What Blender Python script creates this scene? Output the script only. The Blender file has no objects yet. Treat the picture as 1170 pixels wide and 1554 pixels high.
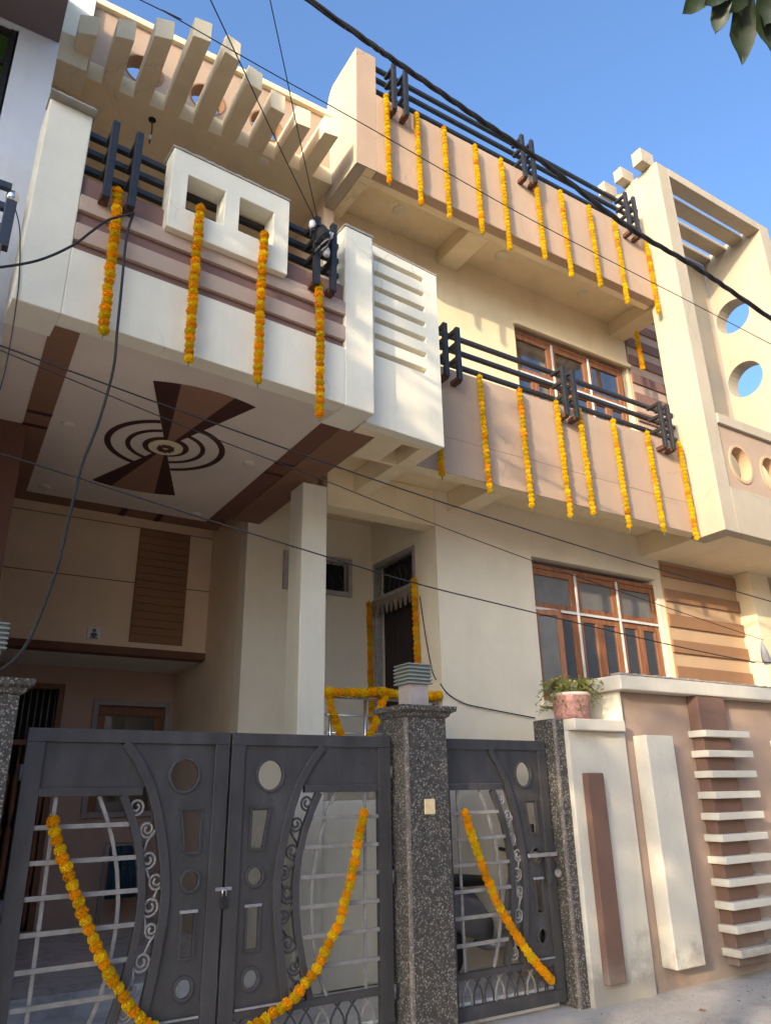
import bpy, bmesh, math, random
from mathutils import Vector, Matrix
random.seed(7)
R_ = math.radians
S = bpy.context.scene
COL = S.collection

# ------------------------------------------------------------------ camera, world, sun, exposure
CAM = Vector((0, 0, 1.55))
F_PX, PITCH, ROLL, YAW = 1130.49, R_(20.738), R_(-1.016), R_(32.014)
_rt = Vector((math.cos(YAW), -math.sin(YAW), 0))
_fw = Vector((math.sin(YAW) * math.cos(PITCH), math.cos(YAW) * math.cos(PITCH), math.sin(PITCH)))
_up = _rt.cross(_fw)
_r2 = math.cos(ROLL) * _rt + math.sin(ROLL) * _up
_u2 = -math.sin(ROLL) * _rt + math.cos(ROLL) * _up
cd = bpy.data.cameras.new('camera')
cam = bpy.data.objects.new('camera', cd)
COL.objects.link(cam)
cam.matrix_world = Matrix(((_r2.x, _u2.x, -_fw.x, CAM.x), (_r2.y, _u2.y, -_fw.y, CAM.y),
                           (_r2.z, _u2.z, -_fw.z, CAM.z), (0, 0, 0, 1)))
cd.sensor_fit = 'HORIZONTAL'
cd.sensor_width = 36
cd.lens = F_PX / 1170 * 36
cd.clip_start = 0.05
cd.clip_end = 2000
S.camera = cam

SUN_DIR = Vector((2.0, 1.0, -0.64)).normalized()
ELEV = math.asin(-SUN_DIR.z)
AZ = math.atan2(-SUN_DIR.x, -SUN_DIR.y)
w = bpy.data.worlds.new('World')
S.world = w
w.use_nodes = True
wn = w.node_tree
wn.nodes.clear()
sky = wn.nodes.new('ShaderNodeTexSky')
sky.sky_type = 'NISHITA'
sky.sun_disc = False
sky.sun_elevation = ELEV
sky.sun_rotation = AZ % (2 * math.pi)
sky.air_density = 1.0
sky.dust_density = 6.0
sky.ozone_density = 5.0
bg = wn.nodes.new('ShaderNodeBackground')
bg.inputs['Strength'].default_value = 0.15
wo = wn.nodes.new('ShaderNodeOutputWorld')
wn.links.new(sky.outputs[0], bg.inputs[0])
wn.links.new(bg.outputs[0], wo.inputs[0])

sl = bpy.data.lights.new('sun', 'SUN')
sl.energy = 2.0
sl.angle = R_(0.6)
sl.color = (0.84, 0.69, 0.49)
sun = bpy.data.objects.new('sun', sl)
COL.objects.link(sun)
sun.rotation_euler = SUN_DIR.to_track_quat('-Z', 'Y').to_euler()
sun.location = (-20, -10, 12)
S.view_settings.view_transform = 'Standard'
S.view_settings.look = 'None'
S.view_settings.exposure = 1.74
S.view_settings.gamma = 1


def ray(px, py):
    return ((px - 585) / F_PX) * _r2 - ((py - 777) / F_PX) * _u2 + _fw


def at_y(px, py, y):      # photo pixel -> point on the plane Y = y
    d = ray(px, py)
    return CAM + d * ((y - CAM.y) / d.y)


def at_x(px, py, x):
    d = ray(px, py)
    return CAM + d * ((x - CAM.x) / d.x)


# ------------------------------------------------------------------ materials
MATS = {}


def new_mat(name):
    m = bpy.data.materials.new(name)
    m.use_nodes = True
    nt = m.node_tree
    b = nt.nodes['Principled BSDF']
    MATS[name] = m
    return m, nt, b


def nd(nt, t, **kw):
    n = nt.nodes.new(t)
    for k, v in kw.items():
        setattr(n, k, v)
    return n


def pos_map(nt, scale=(1, 1, 1)):
    g = nd(nt, 'ShaderNodeNewGeometry')
    mp = nd(nt, 'ShaderNodeMapping')
    mp.inputs['Scale'].default_value = scale
    nt.links.new(g.outputs['Position'], mp.inputs['Vector'])
    return mp.outputs[0]


def noise(nt, vec, scale, detail=4, rough=.55):
    n = nd(nt, 'ShaderNodeTexNoise')
    n.inputs['Scale'].default_value = scale
    n.inputs['Detail'].default_value = detail
    n.inputs['Roughness'].default_value = rough
    nt.links.new(vec, n.inputs['Vector'])
    return n.outputs['Fac']


def ramp(nt, fac, stops):
    r = nd(nt, 'ShaderNodeValToRGB')
    els = r.color_ramp.elements
    while len(els) < len(stops):
        els.new(0.5)
    for e, (p, c) in zip(els, stops):
        e.position = p
        e.color = c if len(c) == 4 else (*c, 1)
    nt.links.new(fac, r.inputs[0])
    return r.outputs[0]


def mix(nt, fac, a, b, mode='MIX'):
    n = nd(nt, 'ShaderNodeMix', data_type='RGBA', blend_type=mode)
    for sock, v in ((n.inputs[0], fac), (n.inputs[6], a), (n.inputs[7], b)):
        if isinstance(v, (int, float)):
            sock.default_value = v
        elif isinstance(v, tuple):
            sock.default_value = v if len(v) == 4 else (*v, 1)
        else:
            nt.links.new(v, sock)
    return n.outputs[2]


def bump(nt, b, height, strength, dist=.01):
    n = nd(nt, 'ShaderNodeBump')
    n.inputs['Strength'].default_value = strength
    n.inputs['Distance'].default_value = dist
    nt.links.new(height, n.inputs['Height'])
    nt.links.new(n.outputs[0], b.inputs['Normal'])


def sc(c, k):
    return tuple(min(1, v * k) for v in c)


def plaster(name, c, var=.10, dirt=.24, crack=0., rough=.85, bmp=.25, splash=False):
    m, nt, b = new_mat(name)
    p = pos_map(nt)
    n1 = noise(nt, p, 1.3, 5, .6)
    col = ramp(nt, n1, [(.3, sc(c, 1 - var)), (.7, sc(c, 1 + var * .5))])
    st = noise(nt, pos_map(nt, (2.6, 2.6, .42)), 1.5, 7, .68)
    stm = ramp(nt, st, [(.50, (0, 0, 0)), (.80, (dirt * 1.4,) * 3)])
    col = mix(nt, stm, col, sc((c[0] * .62, c[1] * .58, c[2] * .52), 1))
    sp = noise(nt, p, 9, 4, .6)
    spm = ramp(nt, sp, [(.60, (0, 0, 0)), (.78, (dirt * .7,) * 3)])
    col = mix(nt, spm, col, sc((c[0] * .7, c[1] * .66, c[2] * .6), 1))
    if crack:
        dn = nd(nt, 'ShaderNodeTexNoise')
        dn.inputs['Scale'].default_value = 2.2
        dn.inputs['Detail'].default_value = 5
        nt.links.new(p, dn.inputs['Vector'])
        ad = nd(nt, 'ShaderNodeVectorMath', operation='MULTIPLY_ADD')
        nt.links.new(dn.outputs['Color'], ad.inputs[0])
        ad.inputs[1].default_value = (.5, .5, .5)
        nt.links.new(p, ad.inputs[2])
        v = nd(nt, 'ShaderNodeTexVoronoi', feature='DISTANCE_TO_EDGE')
        v.inputs['Scale'].default_value = .75
        nt.links.new(ad.outputs[0], v.inputs['Vector'])
        cr = ramp(nt, v.outputs['Distance'], [(.0011, (1, 1, 1)), (.0042, (0, 0, 0))])
        mk = ramp(nt, noise(nt, p, .9, 2), [(.50, (0, 0, 0)), (.58, (crack * .85,) * 3)])
        cm = mix(nt, 1.0, cr, mk, 'MULTIPLY')
        col = mix(nt, cm, col, sc(c, .25))
    if splash:
        sx = nd(nt, 'ShaderNodeSeparateXYZ')
        nt.links.new(p, sx.inputs[0])
        ma = nd(nt, 'ShaderNodeMath', operation='MULTIPLY_ADD')
        nt.links.new(sx.outputs['Z'], ma.inputs[0])
        ma.inputs[1].default_value = -.62
        nt.links.new(noise(nt, p, 3.2, 6, .7), ma.inputs[2])
        sm_ = ramp(nt, ma.outputs[0], [(.25, (0, 0, 0)), (.46, (.62, .62, .62))])
        col = mix(nt, sm_, col, (.20, .175, .15))
        pe = ramp(nt, noise(nt, p, 7, 5, .7), [(.70, (0, 0, 0)), (.73, (.6, .6, .6))])
        col = mix(nt, pe, col, sc((c[0] * .6 + .12, c[1] * .6 + .11, c[2] * .6 + .1), 1))
    nt.links.new(col, b.inputs['Base Color'])
    b.inputs['Roughness'].default_value = rough
    b.inputs['Specular IOR Level'].default_value = .3
    hsum = nd(nt, 'ShaderNodeMath', operation='MULTIPLY_ADD')
    nt.links.new(noise(nt, p, 70, 5, .7), hsum.inputs[0])
    hsum.inputs[1].default_value = .18
    nt.links.new(noise(nt, p, 5.5, 3, .5), hsum.inputs[2])
    bump(nt, b, hsum.outputs[0], bmp, .022)
    return m


def simple(name, c, rough=.5, metal=0., var=.12, scale=8, bmp=.0, spec=.5, stretch=(1, 1, 1)):
    m, nt, b = new_mat(name)
    p = pos_map(nt, stretch)
    n1 = noise(nt, p, scale, 5, .6)
    nt.links.new(ramp(nt, n1, [(.3, sc(c, 1 - var)), (.72, sc(c, 1 + var))]), b.inputs['Base Color'])
    b.inputs['Roughness'].default_value = rough
    b.inputs['Metallic'].default_value = metal
    b.inputs['Specular IOR Level'].default_value = spec
    if bmp:
        bump(nt, b, noise(nt, p, scale * 6, 4), bmp, .003)
    return m


plaster('cream', (.82, .67, .43), crack=.3)
plaster('cream_wall', (.79, .69, .515), dirt=.10)
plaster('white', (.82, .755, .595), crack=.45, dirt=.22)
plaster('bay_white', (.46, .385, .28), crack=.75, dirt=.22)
plaster('pink', (.435, .308, .215), crack=.45, dirt=.18)
plaster('stripe_pink', (.50, .365, .275), dirt=.12)
plaster('stripe_brown', (.24, .135, .11), dirt=.12)
plaster('peach', (.52, .345, .205), dirt=.12)
plaster('stripe_tan', (.29, .155, .08), dirt=.12)
plaster('dark_brown', (.17, .075, .045), dirt=.1)
plaster('band_brown', (.24, .12, .07), dirt=.08)
plaster('motif_dark', (.06, .02, .013), dirt=.05)
plaster('motif_brown', (.28, .14, .085), dirt=.05)
plaster('ceiling', (.70, .585, .475), dirt=.08)
plaster('ochre', (.82, .62, .42), dirt=.12)
plaster('rose_wall', (.60, .40, .30), dirt=.12)
plaster('compound_pink', (.39, .275, .205), dirt=.22, splash=True)
plaster('compound_brown', (.175, .10, .073), dirt=.22, splash=True)
plaster('compound_white', (.62, .57, .47), dirt=.22, crack=.2, splash=True)
plaster('neighbour_white', (.74, .745, .76), dirt=.2)
plaster('neighbour_grey', (.16, .13, .13), dirt=.2)
plaster('opposite', (.55, .48, .40), dirt=.2)
simple('rail_black', (.019, .0175, .017), rough=.38, var=.4, scale=25, bmp=.1)
simple('rail_blue', (.035, .038, .055), rough=.4, var=.3, scale=25)
simple('rust', (.10, .035, .02), rough=.8, var=.4, scale=40)
def gate_paint():
    m, nt, b = new_mat('gate_grey')
    p = pos_map(nt)
    c = ramp(nt, noise(nt, pos_map(nt, (2, 2, .6)), 4, 6, .65), [(.3, (.040, .037, .037)), (.6, (.064, .059, .059)), (.8, (.098, .090, .088))])
    sp = ramp(nt, noise(nt, p, 26, 6, .75), [(.66, (0, 0, 0)), (.74, (.7, .7, .7))])
    c = mix(nt, sp, c, (.20, .165, .14))
    nt.links.new(c, b.inputs['Base Color'])
    rr = ramp(nt, noise(nt, p, 9, 5, .6), [(.3, (.30, .30, .30)), (.7, (.52, .52, .52))])
    nt.links.new(rr, b.inputs['Roughness'])
    b.inputs['Specular IOR Level'].default_value = .6
    bump(nt, b, noise(nt, p, 12, 4, .6), .12, .006)


gate_paint()
simple('gate_edge', (.30, .29, .29), rough=.45, var=.3, scale=20)
simple('bar_grey', (.27, .25, .23), rough=.5, var=.25, scale=15)
simple('steel', (.6, .6, .58), rough=.25, metal=1, var=.08)
simple('cable', (.012, .011, .011), rough=.6, var=.3)
simple('cable_grey', (.018, .017, .016), rough=.8, var=.3)
simple('white_plastic', (.62, .62, .58), rough=.4, var=.1)
simple('lamp_glass', (.12, .14, .12), rough=.25, var=.12, scale=20)
simple('lamp_edge', (.26, .275, .24), rough=.5, var=.1)
simple('post_pink', (.40, .34, .31), rough=.7, var=.1)
simple('gold_plate', (.75, .60, .33), rough=.35, var=.1, scale=30)
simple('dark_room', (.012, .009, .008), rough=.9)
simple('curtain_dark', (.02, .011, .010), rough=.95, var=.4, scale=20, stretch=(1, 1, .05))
simple('cloth_beige', (.21, .155, .11), rough=.95, var=.25, scale=30)
simple('cloth_lace', (.16, .13, .11), rough=.95, var=.5, scale=90)
simple('cloth_blue', (.03, .065, .095), rough=.9, var=.3, scale=12)
simple('red_plastic', (.35, .03, .02), rough=.3, var=.1)
simple('scooter_grey', (.20, .19, .19), rough=.3, var=.1, spec=.6)
simple('rubber', (.018, .018, .018), rough=.75, var=.2)
simple('pot_pink', (.50, .25, .20), rough=.75, var=.45, scale=30)
simple('pot_rim', (.70, .55, .48), rough=.7, var=.1)
simple('leaf_yellow', (.22, .20, .035), rough=.6, var=.4, scale=14)
simple('leaf_olive', (.17, .11, .03), rough=.6, var=.4, scale=14)
simple('leaf_green', (.035, .07, .014), rough=.45, var=.35, scale=9)
simple('leaf_shaded', (.013, .023, .007), rough=.5, var=.3, scale=9)  # leaf green darkened; the tree's own shade is put into the colour
simple('bark', (.10, .07, .05), rough=.9, var=.35, scale=14, bmp=.5, stretch=(1, 1, .3))
simple('tile_white', (.72, .70, .66), rough=.25, var=.04)
simple('tile_ink', (.10, .07, .07), rough=.4)
simple('stem', (.14, .20, .04), rough=.7)
simple('bag', (.40, .36, .33), rough=.5, var=.2)
simple('grit_brown', (.20, .17, .14), rough=.95, var=.4, scale=30)
simple('mortar', (.33, .30, .26), rough=.9, var=.25, bmp=.4)


def petal(name, c):
    m, nt, b = new_mat(name)
    oi = nd(nt, 'ShaderNodeObjectInfo')
    col = ramp(nt, oi.outputs['Random'], [(0, sc(c, .82)), (1, sc(c, 1.12))])
    nt.links.new(col, b.inputs['Base Color'])
    b.inputs['Roughness'].default_value = .7
    b.inputs['Specular IOR Level'].default_value = .15
    tr = nd(nt, 'ShaderNodeBsdfTranslucent')
    nt.links.new(col, tr.inputs['Color'])
    mx = nd(nt, 'ShaderNodeMixShader')
    mx.inputs[0].default_value = .38
    nt.links.new(b.outputs[0], mx.inputs[1])
    nt.links.new(tr.outputs[0], mx.inputs[2])
    nt.links.new(mx.outputs[0], nt.nodes['Material Output'].inputs['Surface'])
    return m


petal('marigold_yellow', (.86, .585, .010))
petal('marigold_orange', (.88, .42, .005))


def wood():
    m, nt, b = new_mat('wood')
    p = pos_map(nt, (14, 14, 1.2))
    n = noise(nt, p, 1.6, 6, .65)
    nt.links.new(ramp(nt, n, [(.28, (.15, .055, .022)), (.5, (.27, .105, .042)), (.75, (.34, .15, .065))]),
                 b.inputs['Base Color'])
    b.inputs['Roughness'].default_value = .5
    bump(nt, b, n, .2, .003)


wood()


def glass():
    m, nt, b = new_mat('pane_glass')
    b.inputs['Base Color'].default_value = (.045, .043, .04, 1)
    b.inputs['Roughness'].default_value = .06
    b.inputs['Specular IOR Level'].default_value = .9
    b.inputs['IOR'].default_value = 1.9
    p = pos_map(nt)
    bump(nt, b, noise(nt, p, 2.2, 2), .05, .02)
    m, nt, b = new_mat('pane_frosted')
    nt.links.new(ramp(nt, noise(nt, pos_map(nt), 5, 3), [(.3, (.13, .125, .115)), (.7, (.18, .17, .155))]), b.inputs['Base Color'])
    b.inputs['Roughness'].default_value = .28
    b.inputs['Specular IOR Level'].default_value = .7
    m, nt, b = new_mat('pane_green')
    nt.links.new(ramp(nt, noise(nt, pos_map(nt), 4, 3), [(.3, (.02, .045, .008)), (.7, (.05, .10, .018))]), b.inputs['Base Color'])
    b.inputs['Roughness'].default_value = .15


glass()


def terrazzo(name, dark, chip, scale=42):
    m, nt, b = new_mat(name)
    p = pos_map(nt)
    dn = nd(nt, 'ShaderNodeTexNoise')
    dn.inputs['Scale'].default_value = scale * 1.1
    dn.inputs['Detail'].default_value = 3
    nt.links.new(p, dn.inputs['Vector'])
    ad = nd(nt, 'ShaderNodeVectorMath', operation='MULTIPLY_ADD')
    nt.links.new(dn.outputs['Color'], ad.inputs[0])
    ad.inputs[1].default_value = (.5 / scale,) * 3
    nt.links.new(p, ad.inputs[2])
    v = nd(nt, 'ShaderNodeTexVoronoi', distance='MINKOWSKI')
    v.inputs['Exponent'].default_value = .75
    v.inputs['Scale'].default_value = scale
    nt.links.new(ad.outputs[0], v.inputs['Vector'])
    ch = ramp(nt, v.outputs['Distance'], [(.66, (1, 1, 1)), (.84, (0, 0, 0))])
    sep = nd(nt, 'ShaderNodeSeparateColor')
    nt.links.new(v.outputs['Color'], sep.inputs[0])
    pick = ramp(nt, sep.outputs[0], [(.12, (0, 0, 0)), (.22, (1, 1, 1))])
    f = mix(nt, 1., ch, pick, 'MULTIPLY')
    tone = ramp(nt, sep.outputs[1], [(0, sc(chip, .55)), (1, chip)])
    base = ramp(nt, noise(nt, p, 20, 4), [(.3, sc(dark, .7)), (.7, sc(dark, 1.5))])
    nt.links.new(mix(nt, f, base, tone), b.inputs['Base Color'])
    b.inputs['Roughness'].default_value = .38
    bump(nt, b, f, .15, .001)


terrazzo('terrazzo', (.052, .046, .040), (.36, .33, .285), 66)
terrazzo('terrazzo_rib', (.16, .13, .11), (.45, .40, .34), 60)


def marble():
    m, nt, b = new_mat('marble')
    p = pos_map(nt)
    n = noise(nt, p, 1.7, 7, .62)
    veins = ramp(nt, n, [(.46, (.74, .72, .69)), (.50, (.34, .33, .32)), (.54, (.76, .74, .71))])
    veins = mix(nt, .55, veins, (.74, .72, .69))
    nt.links.new(veins, b.inputs['Base Color'])
    b.inputs['Roughness'].default_value = .22


marble()


def ground_mat():
    m, nt, b = new_mat('street_dust')
    p = pos_map(nt)
    n = noise(nt, p, .8, 7, .65)
    c = ramp(nt, n, [(.3, (.36, .315, .265)), (.55, (.46, .41, .355)), (.75, (.53, .485, .43))])
    n2 = noise(nt, p, 28, 5, .7)
    pt = ramp(nt, noise(nt, p, 2.6, 6, .7), [(.50, (0, 0, 0)), (.62, (.55, .55, .55))])
    c = mix(nt, pt, c, (.27, .235, .20))
    c = mix(nt, ramp(nt, n2, [(.55, (0, 0, 0)), (.7, (.5, .5, .5))]), c, (.26, .225, .19))
    nt.links.new(c, b.inputs['Base Color'])
    b.inputs['Roughness'].default_value = .92
    bump(nt, b, n2, .5, .012)


ground_mat()


# ------------------------------------------------------------------ mesh helpers
class MB:
    def __init__(s):
        s.v, s.f = [], []

    def add(s, vs, fs):
        o = len(s.v)
        s.v += [tuple(v) for v in vs]
        s.f += [tuple(i + o for i in f) for f in fs]
        return s

    def box(s, x0, x1, y0, y1, z0, z1, fr=None):
        vs = [(x, y, z) for z in (z0, z1) for y in (y0, y1) for x in (x0, x1)]
        if fr:
            vs = [fr(*v) for v in vs]
        return s.add(vs, [(0, 2, 3, 1), (4, 5, 7, 6), (0, 1, 5, 4), (2, 6, 7, 3), (0, 4, 6, 2), (1, 3, 7, 5)])

    def prism(s, poly, lo, hi, fn):      # poly of (a,b); fn(a,b,d) -> xyz
        n = len(poly)
        vs = [fn(a, b, lo) for a, b in poly] + [fn(a, b, hi) for a, b in poly]
        fs = [tuple(range(n - 1, -1, -1)), tuple(range(n, 2 * n))]
        fs += [(i, (i + 1) % n, n + (i + 1) % n, n + i) for i in range(n)]
        return s.add(vs, fs)

    def tube(s, pts, r, seg=8, cap=True, rad=None):
        pts = [Vector(p) for p in pts]
        n = len(pts)
        prev = None
        rings = []
        for i, p in enumerate(pts):
            t = (pts[min(i + 1, n - 1)] - pts[max(i - 1, 0)]).normalized()
            if prev is None:
                a = t.orthogonal().normalized()
            else:
                a = (prev - t * prev.dot(t))
                a = a.normalized() if a.length > 1e-6 else t.orthogonal().normalized()
            prev = a
            bb = t.cross(a)
            rr = rad[i] if rad else r
            rings.append([p + (a * math.cos(q) + bb * math.sin(q)) * rr
                          for q in [2 * math.pi * k / seg for k in range(seg)]])
        vs = [v for rg in rings for v in rg]
        fs = []
        for i in range(n - 1):
            for k in range(seg):
                k2 = (k + 1) % seg
                fs.append((i * seg + k, i * seg + k2, (i + 1) * seg + k2, (i + 1) * seg + k))
        if cap:
            fs.append(tuple(range(seg - 1, -1, -1)))
            fs.append(tuple((n - 1) * seg + k for k in range(seg)))
        return s.add(vs, fs)

    def lathe(s, prof, c, seg=20):       # prof: (r,z)
        vs = []
        for r, z in prof:
            vs += [(c[0] + r * math.cos(2 * math.pi * k / seg), c[1] + r * math.sin(2 * math.pi * k / seg), c[2] + z)
                   for k in range(seg)]
        n = len(prof)
        fs = [(i * seg + k, i * seg + (k + 1) % seg, (i + 1) * seg + (k + 1) % seg, (i + 1) * seg + k)
              for i in range(n - 1) for k in range(seg)]
        fs += [tuple(range(seg - 1, -1, -1)), tuple((n - 1) * seg + k for k in range(seg))]
        return s.add(vs, fs)

    def ribbon(s, pts, w0, fn, lo, hi):  # flat bar following 2-D pts, width w0, extruded lo..hi
        n = len(pts)
        L, Rr = [], []
        for i, (a, b) in enumerate(pts):
            a0, b0 = pts[max(i - 1, 0)]
            a1, b1 = pts[min(i + 1, n - 1)]
            ta, tb = a1 - a0, b1 - b0
            l = math.hypot(ta, tb) or 1
            na, nb = -tb / l * w0 / 2, ta / l * w0 / 2
            L.append((a + na, b + nb))
            Rr.append((a - na, b - nb))
        for i in range(n - 1):
            q = [L[i], L[i + 1], Rr[i + 1], Rr[i]]
            o = [fn(a, b, lo) for a, b in q] + [fn(a, b, hi) for a, b in q]
            fs = [(3, 2, 1, 0), (4, 5, 6, 7), (0, 1, 5, 4), (2, 3, 7, 6)]
            if i == 0:
                fs.append((3, 0, 4, 7))
            if i == n - 2:
                fs.append((1, 2, 6, 5))
            s.add(o, fs)
        return s

    def plate(s, outer, holes, lo, hi, fn):
        bm = bmesh.new()
        edges = []
        for loop in [outer] + holes:
            vs = [bm.verts.new((a, b, 0)) for a, b in loop]
            edges += [bm.edges.new((vs[i], vs[(i + 1) % len(vs)])) for i in range(len(vs))]
        bmesh.ops.triangle_fill(bm, use_beauty=True, edges=edges, normal=(0, 0, 1))
        bm.normal_update()
        bm.verts.index_update()
        vv = [(v.co.x, v.co.y) for v in bm.verts]
        ff = [tuple(v.index for v in f.verts) for f in bm.faces]
        n = len(vv)
        bnd = [(e.verts[0].index, e.verts[1].index) for e in bm.edges if len(e.link_faces) == 1]
        bm.free()
        vs = [fn(a, b, lo) for a, b in vv] + [fn(a, b, hi) for a, b in vv]
        fs = [tuple(reversed(f)) for f in ff] + [tuple(i + n for i in f) for f in ff] + [(a, b, b + n, a + n) for a, b in bnd]
        return s.add(vs, fs)

    def build(s, name, mat, parent=None, bev=0., smooth=False, fix=True):
        me = bpy.data.meshes.new(name)
        base = Vector(parent['_base']) if parent is not None else None
        o = None
        if parent is None:
            xs = [v[0] for v in s.v]; ys = [v[1] for v in s.v]; zs = [v[2] for v in s.v]
            org = Vector(((min(xs) + max(xs)) / 2, (min(ys) + max(ys)) / 2, min(zs)))
        else:
            org = base
        me.from_pydata([Vector(v) - org for v in s.v], [], s.f)
        if fix:
            bm = bmesh.new()
            bm.from_mesh(me)
            bmesh.ops.recalc_face_normals(bm, faces=bm.faces)
            bm.to_mesh(me)
            bm.free()
        me.materials.append(MATS[mat])
        if smooth:
            me.polygons.foreach_set('use_smooth', [True] * len(me.polygons))
        o = bpy.data.objects.new(name, me)
        COL.objects.link(o)
        if parent is None:
            o.location = org
        else:
            o.parent = parent
        o['_base'] = org
        if bev:
            md = o.modifiers.new('edge', 'BEVEL')
            md.width = bev
            md.segments = 2
            md.limit_method = 'ANGLE'
            md.angle_limit = R_(40)
        return o


def thing(name, loc, label, cat, group=None):
    o = bpy.data.objects.new(name, None)
    COL.objects.link(o)
    o.empty_display_size = .2
    o.location = loc
    o['_base'] = tuple(loc)
    tag(o, label, cat, group)
    return o


def tag(o, label, cat, group=None):
    o['label'] = label
    o['category'] = cat
    if group:
        o['group'] = group
    return o


def box(name, mat, parent, x0, x1, y0, y1, z0, z1, fr=None, bev=.006):
    return MB().box(x0, x1, y0, y1, z0, z1, fr).build(name, mat, parent, bev)


def frame(ox, oy, deg):
    a = R_(deg)
    ca, sa = math.cos(a), math.sin(a)
    return lambda s, t, z: (ox + s * ca - t * sa, oy + s * sa + t * ca, z)


def circ(cx, cy, rx, ry=None, n=28):
    ry = ry or rx
    return [(cx + rx * math.cos(2 * math.pi * k / n), cy + ry * math.sin(2 * math.pi * k / n)) for k in range(n)]


XZ = lambda y0: (lambda a, b, d: (a, y0 + d, b))      # plate standing along X
YZ = lambda x0: (lambda a, b, d: (x0 + d, a, b))      # plate standing along Y
XY = lambda z0: (lambda a, b, d: (a, b, z0 + d))      # plate lying flat

# ------------------------------------------------------------------ ground
g = MB().box(-300, 300, -300, 300, -.4, 0).build('street', 'street_dust')
g['kind'] = 'structure'
fl = MB().box(-.2, 2.75, 5.02, 6.35, .001, .14)
fl.box(2.75, 4.64, 5.02, 5.85, .001, .14)
fl = fl.build('porch_apron', 'marble')
fl['kind'] = 'structure'
fl = MB().box(-.2, 2.75, 6.35, 9.4, .001, .28).build('porch_floor', 'marble', None, .008)
fl['kind'] = 'structure'

# ------------------------------------------------------------------ the house
H = thing('house', (4.8, 5.9, 0), 'cream and pink two storey house with balconies hung with marigold garlands', 'house')
# ground storey front wall with window opening
wx0, wx1, wz0, wz1 = 5.55, 7.60, 2.42, 3.93
m = MB().box(4.26, wx0, 5.85, 6.1, 0, 4.52).box(wx1, 9.2, 5.85, 6.1, 0, 4.52)
m.box(wx0, wx1, 5.85, 6.1, wz1 + .06, 4.52).box(wx0, wx1, 5.85, 6.1, 0, wz0)
m.build('front_wall', 'cream_wall', H)
box('window_sill', 'cream_wall', H, wx0 - .05, wx1 + .05, 5.80, 5.86, wz0 - .06, wz0)
# striped panel beside the window
box('stripe_ground', 'peach', H, 7.70, 9.20, 5.835, 5.849, 1.6, 4.52, bev=0)
for i in range(9):
    z1 = 4.52 - i * .318
    mt = 'dark_brown' if i < 3 else 'stripe_tan'
    box('wall_stripe', 'stripe_tan' if i > 0 else 'stripe_tan', H, 7.70, 9.198, 5.805, 5.834, z1 - .158, z1 - .002, bev=.004)
box('pilaster', 'cream', H, 9.20, 9.62, 5.60, 6.1, 0, 4.25)
box('side_wall', 'pink', H, 9.62, 12.5, 5.66, 6.1, 0, 4.25)
# entrance niche: column, beam, door wall, back wall, raised floor
box('porch_column', 'white', H, 2.755, 3.01, 5.85, 6.13, .14, 4.30, bev=.01)
box('entrance_beam', 'cream', H, 3.012, 4.258, 5.852, 6.06, 4.12, 4.52)
box('platform', 'white', H, 2.76, 4.258, 5.88, 7.15, .14, 1.50)
m = MB().box(4.262, 4.5, 6.1, 6.24, 0, 4.52).box(4.262, 4.5, 7.09, 7.4, 0, 4.52)
m.box(4.262, 4.5, 6.24, 7.09, 4.03, 4.52).box(4.262, 4.5, 6.24, 7.09, 0, 1.5)
m.build('door_wall', 'cream_wall', H)
nx0, nx1, nz0, nz1 = 3.20, 3.94, 3.67, 4.0
m = MB().box(2.732, nx0, 7.152, 7.35, 0, 4.522).box(nx1, 4.262, 7.152, 7.35, 0, 4.522)
m.box(nx0, nx1, 7.152, 7.35, nz1, 4.522).box(nx0, nx1, 7.152, 7.35, 0, nz0)
m.build('niche_wall', 'cream_wall', H)
# door
d = MB().box(4.25, 4.33, 6.24, 6.29, 1.5, 4.03).box(4.25, 4.33, 7.04, 7.09, 1.5, 4.03).box(4.25, 4.33, 6.29, 7.04, 3.98, 4.03)
d.box(4.25, 4.33, 6.29, 7.04, 3.58, 3.63)
door = d.build('door', 'bar_grey', H, .004)
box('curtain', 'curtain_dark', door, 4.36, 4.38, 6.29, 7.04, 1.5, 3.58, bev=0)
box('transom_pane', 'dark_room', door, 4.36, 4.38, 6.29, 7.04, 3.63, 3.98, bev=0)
for k in range(7):
    y = 6.34 + k * .108
    mm = MB()
    mm.tube([(4.345, y, 3.63), (4.345, y + .03, 3.72), (4.345, y - .02, 3.80), (4.345, y + .02, 3.9), (4.345, y, 3.98)], .007, 5)
    mm.build('transom_grille', 'rail_black', door, smooth=True)
# toran (cloth bunting) over the door
tor = MB()
n = 16
for i in range(n):
    y0, y1 = 6.24 + .85 * i / n, 6.24 + .85 * (i + 1) / n
    sag = lambda y: 3.60 - .035 * math.sin(math.pi * (y - 6.24) / .85)
    tor.add([(4.235, y0, sag(y0)), (4.235, y1, sag(y1)), (4.225, y1, sag(y1) - .07), (4.225, y0, sag(y0) - .07)], [(0, 1, 2, 3)])
tt = tor.build('door_valance', 'cloth_beige', H, fix=False)
md = tt.modifiers.new('thick', 'SOLIDIFY'); md.thickness = .006
for i in range(9):
    y = 6.30 + i * .092
    zz = 3.535 - .03 * math.sin(math.pi * (y - 6.24) / .85)
    MB().prism([(y - .042, zz), (y + .042, zz), (y + .01, zz - .12), (y - .012, zz - .12)], 0, .006, YZ(4.218)).build('valance_point', 'cloth_beige' if i % 2 else 'cloth_lace', tt)
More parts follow.
